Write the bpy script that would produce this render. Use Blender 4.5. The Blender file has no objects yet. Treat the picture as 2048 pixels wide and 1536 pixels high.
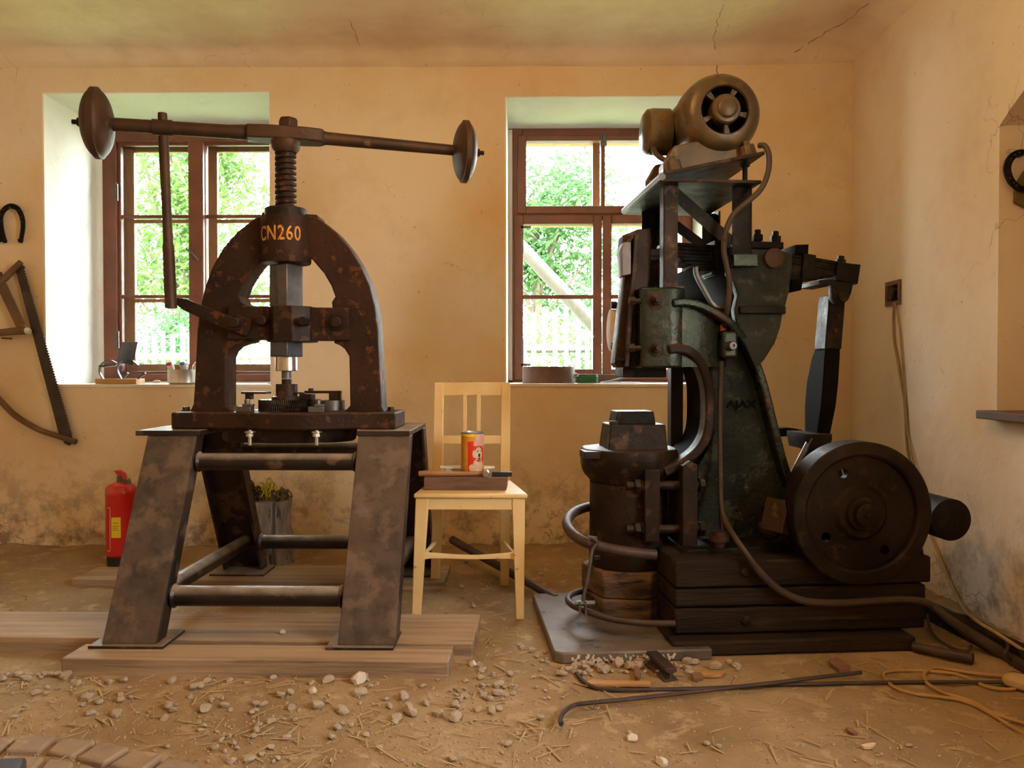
SKY, SUN, WARM_FILL1, WARM_FILL2, EXPO = 30.0, 9.0, 31.0, 8.0, 0.2
import bpy, bmesh, math, random
from mathutils import Vector, Matrix, Euler, noise
random.seed(7)
sc = bpy.context.scene
COL = sc.collection
PI = math.pi
F = 1600.0
CAM = Vector((0, 0, .94))
A0 = math.atan(26 / F)
CR = Euler((PI / 2 - A0, 0, A0), 'XYZ').to_matrix()

# ---------------------------------------------------------------- camera geometry (pixel -> point at a stated real depth)
def ray(px, py): return CR @ Vector(((px - 1024) / F, -(py - 768) / F, -1))
def at(px, py, Y):
    d = ray(px, py); return CAM + d * (Y / d.y)
def atz(px, py, z):
    d = ray(px, py); return CAM + d * ((z - CAM.z) / d.z)
def atx(px, py, x):
    d = ray(px, py); return CAM + d * (x / d.x)
class Fr:
    """a local frame: origin on the floor, turned about the vertical"""
    def __init__(s, o, deg=0):
        s.o = Vector(o); s.a = math.radians(deg)
        s.m = Matrix.Rotation(s.a, 3, 'Z'); s.i = s.m.transposed()
    def l(s, p): return s.i @ (Vector(p) - s.o)
    def v(s, px, py, v):
        o = s.i @ (CAM - s.o); d = s.i @ ray(px, py); return o + d * ((v - o.y) / d.y)
    def z(s, px, py, z): return s.l(atz(px, py, z))
    def uz(s, pts, v): return [(p.x, p.z) for p in (s.v(x, y, v) for x, y in pts)]
W0 = Fr((0, 0, 0))

# ---------------------------------------------------------------- curves and meshes
def cat(pts, n=6, closed=False):
    P = [Vector(p) for p in pts]; out = []; N = len(P)
    rng = range(N if closed else N - 1)
    for i in rng:
        if closed: a, b, c, d = P[i - 1], P[i], P[(i + 1) % N], P[(i + 2) % N]
        else:
            b, c = P[i], P[i + 1]
            a = P[i - 1] if i else b * 2 - c
            d = P[i + 2] if i + 2 < N else c * 2 - b
        for k in range(n):
            t = k / n
            out.append(.5 * ((2 * b) + (c - a) * t + (2 * a - 5 * b + 4 * c - d) * t * t + (3 * b - a - 3 * c + d) * t ** 3))
    if not closed: out.append(P[-1])
    return out
def basis(ax):
    ax = Vector(ax).normalized()
    t = Vector((0, 0, 1)) if abs(ax.z) < .9 else Vector((1, 0, 0))
    x = t.cross(ax).normalized(); return x, ax.cross(x).normalized(), ax
class MB:
    def __init__(s): s.v = []; s.f = []
    def add(s, vs, fs):
        n = len(s.v); s.v += [Vector(x) for x in vs]; s.f += [[i + n for i in f] for f in fs]; return s
    def hexa(s, b, t):
        return s.add(list(b) + list(t), [[3, 2, 1, 0], [4, 5, 6, 7], [0, 1, 5, 4], [1, 2, 6, 5], [2, 3, 7, 6], [3, 0, 4, 7]])
    def box(s, x0, x1, y0, y1, z0, z1):
        return s.hexa([(x0, y0, z0), (x1, y0, z0), (x1, y1, z0), (x0, y1, z0)], [(x0, y0, z1), (x1, y0, z1), (x1, y1, z1), (x0, y1, z1)])
    def rbox(s, c, size, rz=0, ry=0, rx=0):
        m = Euler((math.radians(rx), math.radians(ry), math.radians(rz))).to_matrix(); c = Vector(c); h = [k / 2 for k in size]
        q = [c + m @ Vector((a * h[0], b * h[1], e * h[2])) for e in (-1, 1) for a, b in ((-1, -1), (1, -1), (1, 1), (-1, 1))]
        return s.hexa(q[:4], q[4:])
    def lathe(s, prof, o, ax=(0, 0, 1), n=32, a0=0, sx=1, sy=1, cap=True):
        x, y, z = basis(ax); o = Vector(o); vs = []; fs = []; m = len(prof)
        for h, r in prof:
            for k in range(n):
                a = a0 + 2 * PI * k / n
                vs.append(o + z * h + x * (r * math.cos(a) * sx) + y * (r * math.sin(a) * sy))
        for i in range(m - 1):
            for k in range(n):
                k2 = (k + 1) % n; fs.append([i * n + k, i * n + k2, (i + 1) * n + k2, (i + 1) * n + k])
        if cap:
            fs.append(list(range(n))[::-1]); fs.append([(m - 1) * n + k for k in range(n)])
        return s.add(vs, fs)
    def ring(s, prof, o, ax=(0, 0, 1), n=40):
        """closed profile turned about an axis (no caps)"""
        return s.lathe(list(prof) + [prof[0]], o, ax, n, cap=False)
    def cyl(s, p0, p1, r0, r1=None, n=20, a0=0):
        p0 = Vector(p0); p1 = Vector(p1); d = p1 - p0
        return s.lathe([(0, r0), (d.length, r0 if r1 is None else r1)], p0, d, n, a0)
    def tube(s, pts, r, n=8, sm=0, closed=False):
        P = [Vector(p) for p in pts]
        R = list(r) if isinstance(r, (list, tuple)) else [r] * len(P)
        if sm:
            Q = cat([(p.x, p.y, p.z) for p in P], sm, closed)
            if isinstance(r, (list, tuple)):
                RR = []
                for i in range(len(R) - 1): RR += [R[i] + (R[i + 1] - R[i]) * k / sm for k in range(sm)]
                R = RR + [R[-1]]
            else: R = [r] * len(Q)
            P = Q
        N = len(P); vs = []; fs = []; nx = None
        for i in range(N):
            if closed: t = P[(i + 1) % N] - P[i - 1]
            else: t = P[min(i + 1, N - 1)] - P[max(i - 1, 0)]
            t.normalize()
            if nx is None: nx = basis(t)[0]
            nx = (nx - t * nx.dot(t)).normalized(); ny = t.cross(nx)
            for k in range(n):
                a = 2 * PI * k / n; vs.append(P[i] + nx * (R[i] * math.cos(a)) + ny * (R[i] * math.sin(a)))
        for i in range(N if closed else N - 1):
            j = (i + 1) % N
            for k in range(n):
                k2 = (k + 1) % n; fs.append([i * n + k, i * n + k2, j * n + k2, j * n + k])
        if not closed:
            fs.append(list(range(n))[::-1]); fs.append([(N - 1) * n + k for k in range(n)])
        return s.add(vs, fs)
    def prism(s, poly, v0, v1, mp=None):
        n = len(poly); mp = mp or (lambda a, b, c: (a, c, b))
        vs = [mp(a, b, v0) for a, b in poly] + [mp(a, b, v1) for a, b in poly]
        return s.add(vs, [list(range(n)), [n + k for k in range(n)][::-1]] + [[k, n + k, n + (k + 1) % n, (k + 1) % n] for k in range(n)])
    def ribbon(s, path, th, v0, v1):
        """bar of rectangular section: path in (u,z), thickness th across it, depth v0..v1"""
        P = [Vector((a, b)) for a, b in path]; N = len(P); vs = []; fs = []
        T = th if isinstance(th, (list, tuple)) else [th] * N
        V0 = v0 if isinstance(v0, (list, tuple)) else [v0] * N
        V1 = v1 if isinstance(v1, (list, tuple)) else [v1] * N
        for i in range(N):
            t = (P[min(i + 1, N - 1)] - P[max(i - 1, 0)]).normalized(); nn = Vector((-t.y, t.x)) * (T[i] / 2)
            for q, v in ((P[i] + nn, V0[i]), (P[i] - nn, V0[i]), (P[i] - nn, V1[i]), (P[i] + nn, V1[i])): vs.append((q.x, v, q.y))
        for i in range(N - 1):
            for k in range(4): fs.append([4 * i + k, 4 * i + (k + 1) % 4, 4 * i + 4 + (k + 1) % 4, 4 * i + 4 + k])
        fs += [[0, 1, 2, 3], [4 * N - 1, 4 * N - 2, 4 * N - 3, 4 * N - 4]]
        return s.add(vs, fs)
    def plate(s, outer, holes, v0, v1, bev=0, mp=None):
        """flat plate with holes (outlines in (u,z)), bevelled edges"""
        mp = mp or (lambda a, b, c: (a, c, b))
        cu = bpy.data.curves.new('tmp', 'CURVE'); cu.dimensions = '2D'; cu.fill_mode = 'BOTH'
        cu.extrude = abs(v1 - v0) / 2 - bev; cu.bevel_depth = bev; cu.bevel_resolution = 1; cu.offset = -bev
        for lp in [outer] + list(holes):
            sp = cu.splines.new('POLY'); sp.points.add(len(lp) - 1); sp.use_cyclic_u = True
            for p, q in zip(sp.points, lp): p.co = (q[0], q[1], 0, 1)
        ob = bpy.data.objects.new('tmp', cu); me = bpy.data.meshes.new_from_object(ob); vm = (v0 + v1) / 2
        s.add([mp(v.co.x, v.co.y, vm + v.co.z) for v in me.vertices], [list(p.vertices) for p in me.polygons])
        bpy.data.objects.remove(ob); bpy.data.curves.remove(cu); bpy.data.meshes.remove(me); return s
    def field(s, o, z0, z1, nt, nz, fn):
        """turned surface about the vertical whose radius is fn(angle, height)"""
        o = Vector(o); vs = []; fs = []
        for i in range(nz + 1):
            z = z0 + (z1 - z0) * i / nz
            for k in range(nt):
                a = 2 * PI * k / nt; r = fn(a, z); vs.append(o + Vector((r * math.cos(a), r * math.sin(a), z)))
        for i in range(nz):
            for k in range(nt):
                k2 = (k + 1) % nt; fs.append([i * nt + k, i * nt + k2, (i + 1) * nt + k2, (i + 1) * nt + k])
        fs += [list(range(nt))[::-1], [nz * nt + k for k in range(nt)]]
        return s.add(vs, fs)
    def text(s, txt, size, fn, depth=.001, res=2, fat=0, sp_=1):
        """raised lettering; fn maps (x along, y up, z out) to a point"""
        cu = bpy.data.curves.new('tmp', 'FONT'); cu.body = txt; cu.size = size; cu.offset = fat; cu.space_character = sp_; cu.extrude = depth; cu.align_x = 'CENTER'; cu.align_y = 'CENTER'; cu.resolution_u = res
        ob = bpy.data.objects.new('tmp', cu); me = bpy.data.meshes.new_from_object(ob)
        s.add([fn(v.co.x, v.co.y, v.co.z) for v in me.vertices], [list(p.vertices) for p in me.polygons])
        bpy.data.objects.remove(ob); bpy.data.curves.remove(cu); bpy.data.meshes.remove(me); return s
    def build(s, name, mat, parent=None, fr=None, bev=0, smooth=35, sub=0, segs=2):
        me = bpy.data.meshes.new(name); bm = bmesh.new()
        if fr is None and parent is None and s.v:      # a world-space thing: origin at the middle of its base
            lo = Vector([min(v[k] for v in s.v) for k in range(3)]); hi = Vector([max(v[k] for v in s.v) for k in range(3)])
            off = Vector(((lo.x + hi.x) / 2, (lo.y + hi.y) / 2, lo.z))
        else: off = Vector((0, 0, 0))
        vs = [bm.verts.new(v - off) for v in s.v]
        for f in s.f:
            try: bm.faces.new([vs[i] for i in f])
            except ValueError: pass
        bmesh.ops.recalc_face_normals(bm, faces=bm.faces); bm.to_mesh(me); bm.free()
        o = bpy.data.objects.new(name, me); COL.objects.link(o); o.location = off
        if mat: me.materials.append(mat)
        if smooth:
            me.polygons.foreach_set('use_smooth', [True] * len(me.polygons)); me.set_sharp_from_angle(angle=math.radians(smooth))
        if bev:
            m = o.modifiers.new('edge', 'BEVEL'); m.width = bev; m.segments = segs; m.limit_method = 'ANGLE'; m.angle_limit = math.radians(35); m.harden_normals = False
        if sub:
            m = o.modifiers.new('round', 'SUBSURF'); m.levels = sub; m.render_levels = sub
        if parent: o.parent = parent
        elif fr: o.location = fr.o; o.rotation_euler = (0, 0, fr.a)
        return o
def tag(o, label=None, cat_=None, group=None, kind=None):
    if label: o['label'] = label
    if cat_: o['category'] = cat_
    if group: o['group'] = group
    if kind: o['kind'] = kind
    return o
def thing(name, label, cat_, fr=None, group=None):
    o = bpy.data.objects.new(name, None); COL.objects.link(o); o.empty_display_size = .05
    if fr: o.location = fr.o; o.rotation_euler = (0, 0, fr.a)
    return tag(o, label, cat_, group)
def setting(o): o['kind'] = 'structure'; return o
def copy_tree(o, parent=None):
    c = o.copy(); COL.objects.link(c)
    if parent: c.parent = parent
    for ch in list(o.children): copy_tree(ch, c)
    return c

# ---------------------------------------------------------------- materials
def mat(name, c1, c2=None, rough=.6, metal=0, scale=6, bump=.15, bscale=None, c3=None, c3s=30, c3t=.62, stretch=(1, 1, 1), dust=None, dust_amt=.6, lo=.35, hi=.65, spec=.4, rvar=.0, coat=0):
    m = bpy.data.materials.new(name); m.use_nodes = True; nt = m.node_tree; N = nt.nodes; L = nt.links
    b = N['Principled BSDF']; b.inputs['Roughness'].default_value = rough; b.inputs['Metallic'].default_value = metal
    b.inputs['Specular IOR Level'].default_value = spec
    if coat: b.inputs['Coat Weight'].default_value = coat; b.inputs['Coat Roughness'].default_value = .25
    tc = N.new('ShaderNodeTexCoord'); mp = N.new('ShaderNodeMapping'); mp.inputs['Scale'].default_value = stretch
    L.new(tc.outputs['Object'], mp.inputs['Vector'])
    def nz(sc_, det=6, ro=.6):
        n = N.new('ShaderNodeTexNoise'); n.inputs['Scale'].default_value = sc_; n.inputs['Detail'].default_value = det; n.inputs['Roughness'].default_value = ro
        L.new(mp.outputs['Vector'], n.inputs['Vector']); return n.outputs['Fac']
    def ramp(fac, a, bcol, p0, p1):
        r = N.new('ShaderNodeValToRGB'); r.color_ramp.elements[0].position = p0; r.color_ramp.elements[1].position = p1
        r.color_ramp.elements[0].color = (*a, 1); r.color_ramp.elements[1].color = (*bcol, 1); L.new(fac, r.inputs['Fac']); return r.outputs['Color']
    def mix(fac, a, bcol):
        x = N.new('ShaderNodeMix'); x.data_type = 'RGBA'
        L.new(fac, x.inputs['Factor'])
        L.new(a, x.inputs['A'])
        if isinstance(bcol, tuple): x.inputs['B'].default_value = (*bcol, 1)
        else: L.new(bcol, x.inputs['B'])
        return x.outputs['Result']
    if c2 is None: c2 = tuple(k * .8 for k in c1)
    col = ramp(nz(scale), c1, c2, lo, hi)
    if c3:
        f = N.new('ShaderNodeMapRange'); f.inputs['From Min'].default_value = c3t; f.inputs['From Max'].default_value = c3t + .08
        L.new(nz(c3s, 4), f.inputs['Value']); col = mix(f.outputs['Result'], col, c3)
    if dust:
        g = N.new('ShaderNodeNewGeometry'); sp = N.new('ShaderNodeSeparateXYZ'); L.new(g.outputs['Normal'], sp.inputs['Vector'])
        f = N.new('ShaderNodeMapRange'); f.inputs['From Min'].default_value = .25; f.inputs['From Max'].default_value = .95; f.inputs['To Max'].default_value = dust_amt
        L.new(sp.outputs['Z'], f.inputs['Value'])
        mu = N.new('ShaderNodeMath'); mu.operation = 'MULTIPLY'
        rr = N.new('ShaderNodeMapRange'); rr.inputs['From Min'].default_value = .3; rr.inputs['From Max'].default_value = .6; rr.inputs['To Min'].default_value = .45
        L.new(nz(14, 5), rr.inputs['Value']); L.new(f.outputs['Result'], mu.inputs[0]); L.new(rr.outputs['Result'], mu.inputs[1])
        col = mix(mu.outputs['Value'], col, dust)
    L.new(col, b.inputs['Base Color'])
    if rvar:
        f = N.new('ShaderNodeMapRange'); f.inputs['From Min'].default_value = .3; f.inputs['From Max'].default_value = .7
        f.inputs['To Min'].default_value = max(.05, rough - rvar); f.inputs['To Max'].default_value = min(1, rough + rvar)
        L.new(nz(scale * 2.3), f.inputs['Value']); L.new(f.outputs['Result'], b.inputs['Roughness'])
    if bump:
        bp = N.new('ShaderNodeBump'); bp.inputs['Strength'].default_value = bump; bp.inputs['Distance'].default_value = .01
        L.new(nz(bscale or scale * 4, 8, .65), bp.inputs['Height']); L.new(bp.outputs['Normal'], b.inputs['Normal'])
    return m

def plaster(name, base, blotch, grime, grime_h=.55, crack=True):
    """limewashed plaster: soft blotches, hair cracks, splashed and flaking near the floor"""
    m = bpy.data.materials.new(name); m.use_nodes = True; nt = m.node_tree; N = nt.nodes; L = nt.links
    b = N['Principled BSDF']; b.inputs['Roughness'].default_value = .9; b.inputs['Specular IOR Level'].default_value = .15
    g = N.new('ShaderNodeNewGeometry'); P = g.outputs['Position']
    def nz(s_, det=6, ro=.6):
        n = N.new('ShaderNodeTexNoise'); n.inputs['Scale'].default_value = s_; n.inputs['Detail'].default_value = det; n.inputs['Roughness'].default_value = ro
        L.new(P, n.inputs['Vector']); return n.outputs['Fac']
    def rng(v, a, c, t0=0, t1=1):
        f = N.new('ShaderNodeMapRange'); f.inputs['From Min'].default_value = a; f.inputs['From Max'].default_value = c
        f.inputs['To Min'].default_value = t0; f.inputs['To Max'].default_value = t1; L.new(v, f.inputs['Value']); return f.outputs['Result']
    def mul(a, c):
        x = N.new('ShaderNodeMath'); x.operation = 'MULTIPLY'; L.new(a, x.inputs[0]); L.new(c, x.inputs[1]); return x.outputs['Value']
    def mix(fac, a, c):
        x = N.new('ShaderNodeMix'); x.data_type = 'RGBA'; L.new(fac, x.inputs['Factor'])
        if isinstance(a, tuple): x.inputs['A'].default_value = (*a, 1)
        else: L.new(a, x.inputs['A'])
        x.inputs['B'].default_value = (*c, 1); return x.outputs['Result']
    col = mix(rng(nz(1.6, 4), .42, .68), base, blotch)
    col = mix(rng(nz(3.7, 5), .55, .8, 0, .35), col, tuple(k * .72 for k in blotch))
    col = mix(rng(nz(38, 3), .70, .76, 0, .55), col, grime)
    sp = N.new('ShaderNodeSeparateXYZ'); L.new(P, sp.inputs['Vector'])
    low = rng(sp.outputs['Z'], .02, grime_h, 1, 0)
    col = mix(mul(low, rng(nz(9, 8, .7), .46, .62, 0, .8)), col, grime)
    if crack:
        vo = N.new('ShaderNodeTexVoronoi'); vo.feature = 'DISTANCE_TO_EDGE'; vo.inputs['Scale'].default_value = 1.7
        wp = N.new('ShaderNodeVectorMath'); wp.operation = 'ADD'
        n3 = N.new('ShaderNodeTexNoise'); n3.inputs['Scale'].default_value = 5; n3.inputs['Detail'].default_value = 6; L.new(P, n3.inputs['Vector'])
        sc3 = N.new('ShaderNodeVectorMath'); sc3.operation = 'SCALE'; sc3.inputs['Scale'].default_value = .35; L.new(n3.outputs['Color'], sc3.inputs[0])
        L.new(P, wp.inputs[0]); L.new(sc3.outputs['Vector'], wp.inputs[1]); L.new(wp.outputs['Vector'], vo.inputs['Vector'])
        cr = rng(vo.outputs['Distance'], .0, .006, 1, 0)
        col = mix(mul(cr, rng(nz(2.2, 3), .56, .66, 0, .55)), col, grime)
        vo2 = N.new('ShaderNodeTexVoronoi'); vo2.feature = 'DISTANCE_TO_EDGE'; vo2.inputs['Scale'].default_value = 9; L.new(wp.outputs['Vector'], vo2.inputs['Vector'])
        col = mix(mul(mul(rng(vo2.outputs['Distance'], 0, .03, 1, 0), low), rng(nz(4, 3), .5, .6, 0, .9)), col, grime)
    L.new(col, b.inputs['Base Color'])
    bp = N.new('ShaderNodeBump'); bp.inputs['Strength'].default_value = .35; bp.inputs['Distance'].default_value = .012
    L.new(nz(14, 9, .6), bp.inputs['Height']); L.new(bp.outputs['Normal'], b.inputs['Normal'])
    return m

def glass(name):
    m = bpy.data.materials.new(name); m.use_nodes = True; N = m.node_tree.nodes; L = m.node_tree.links
    N.remove(N['Principled BSDF']); t = N.new('ShaderNodeBsdfTransparent'); g = N.new('ShaderNodeBsdfGlossy'); g.inputs['Roughness'].default_value = .02
    t.inputs['Color'].default_value = (.97, .985, .975, 1)
    fr = N.new('ShaderNodeFresnel'); fr.inputs['IOR'].default_value = 1.2
    mx = N.new('ShaderNodeMixShader'); L.new(fr.outputs['Fac'], mx.inputs['Fac']); L.new(t.outputs['BSDF'], mx.inputs[1]); L.new(g.outputs['BSDF'], mx.inputs[2])
    L.new(mx.outputs['Shader'], N['Material Output'].inputs['Surface']); return m
def leafmat(name, c1, c2):
    m = mat(name, c1, c2, rough=.5, scale=.9, bump=0)
    N = m.node_tree.nodes; L = m.node_tree.links; b = N['Principled BSDF']
    tr = N.new('ShaderNodeBsdfTranslucent'); tr.inputs['Color'].default_value = (*[min(1, k * 1.2) for k in c2], 1)
    mx = N.new('ShaderNodeMixShader'); mx.inputs['Fac'].default_value = .35
    L.new(b.outputs['BSDF'], mx.inputs[1]); L.new(tr.outputs['BSDF'], mx.inputs[2]); L.new(mx.outputs['Shader'], N['Material Output'].inputs['Surface']); return m

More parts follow.
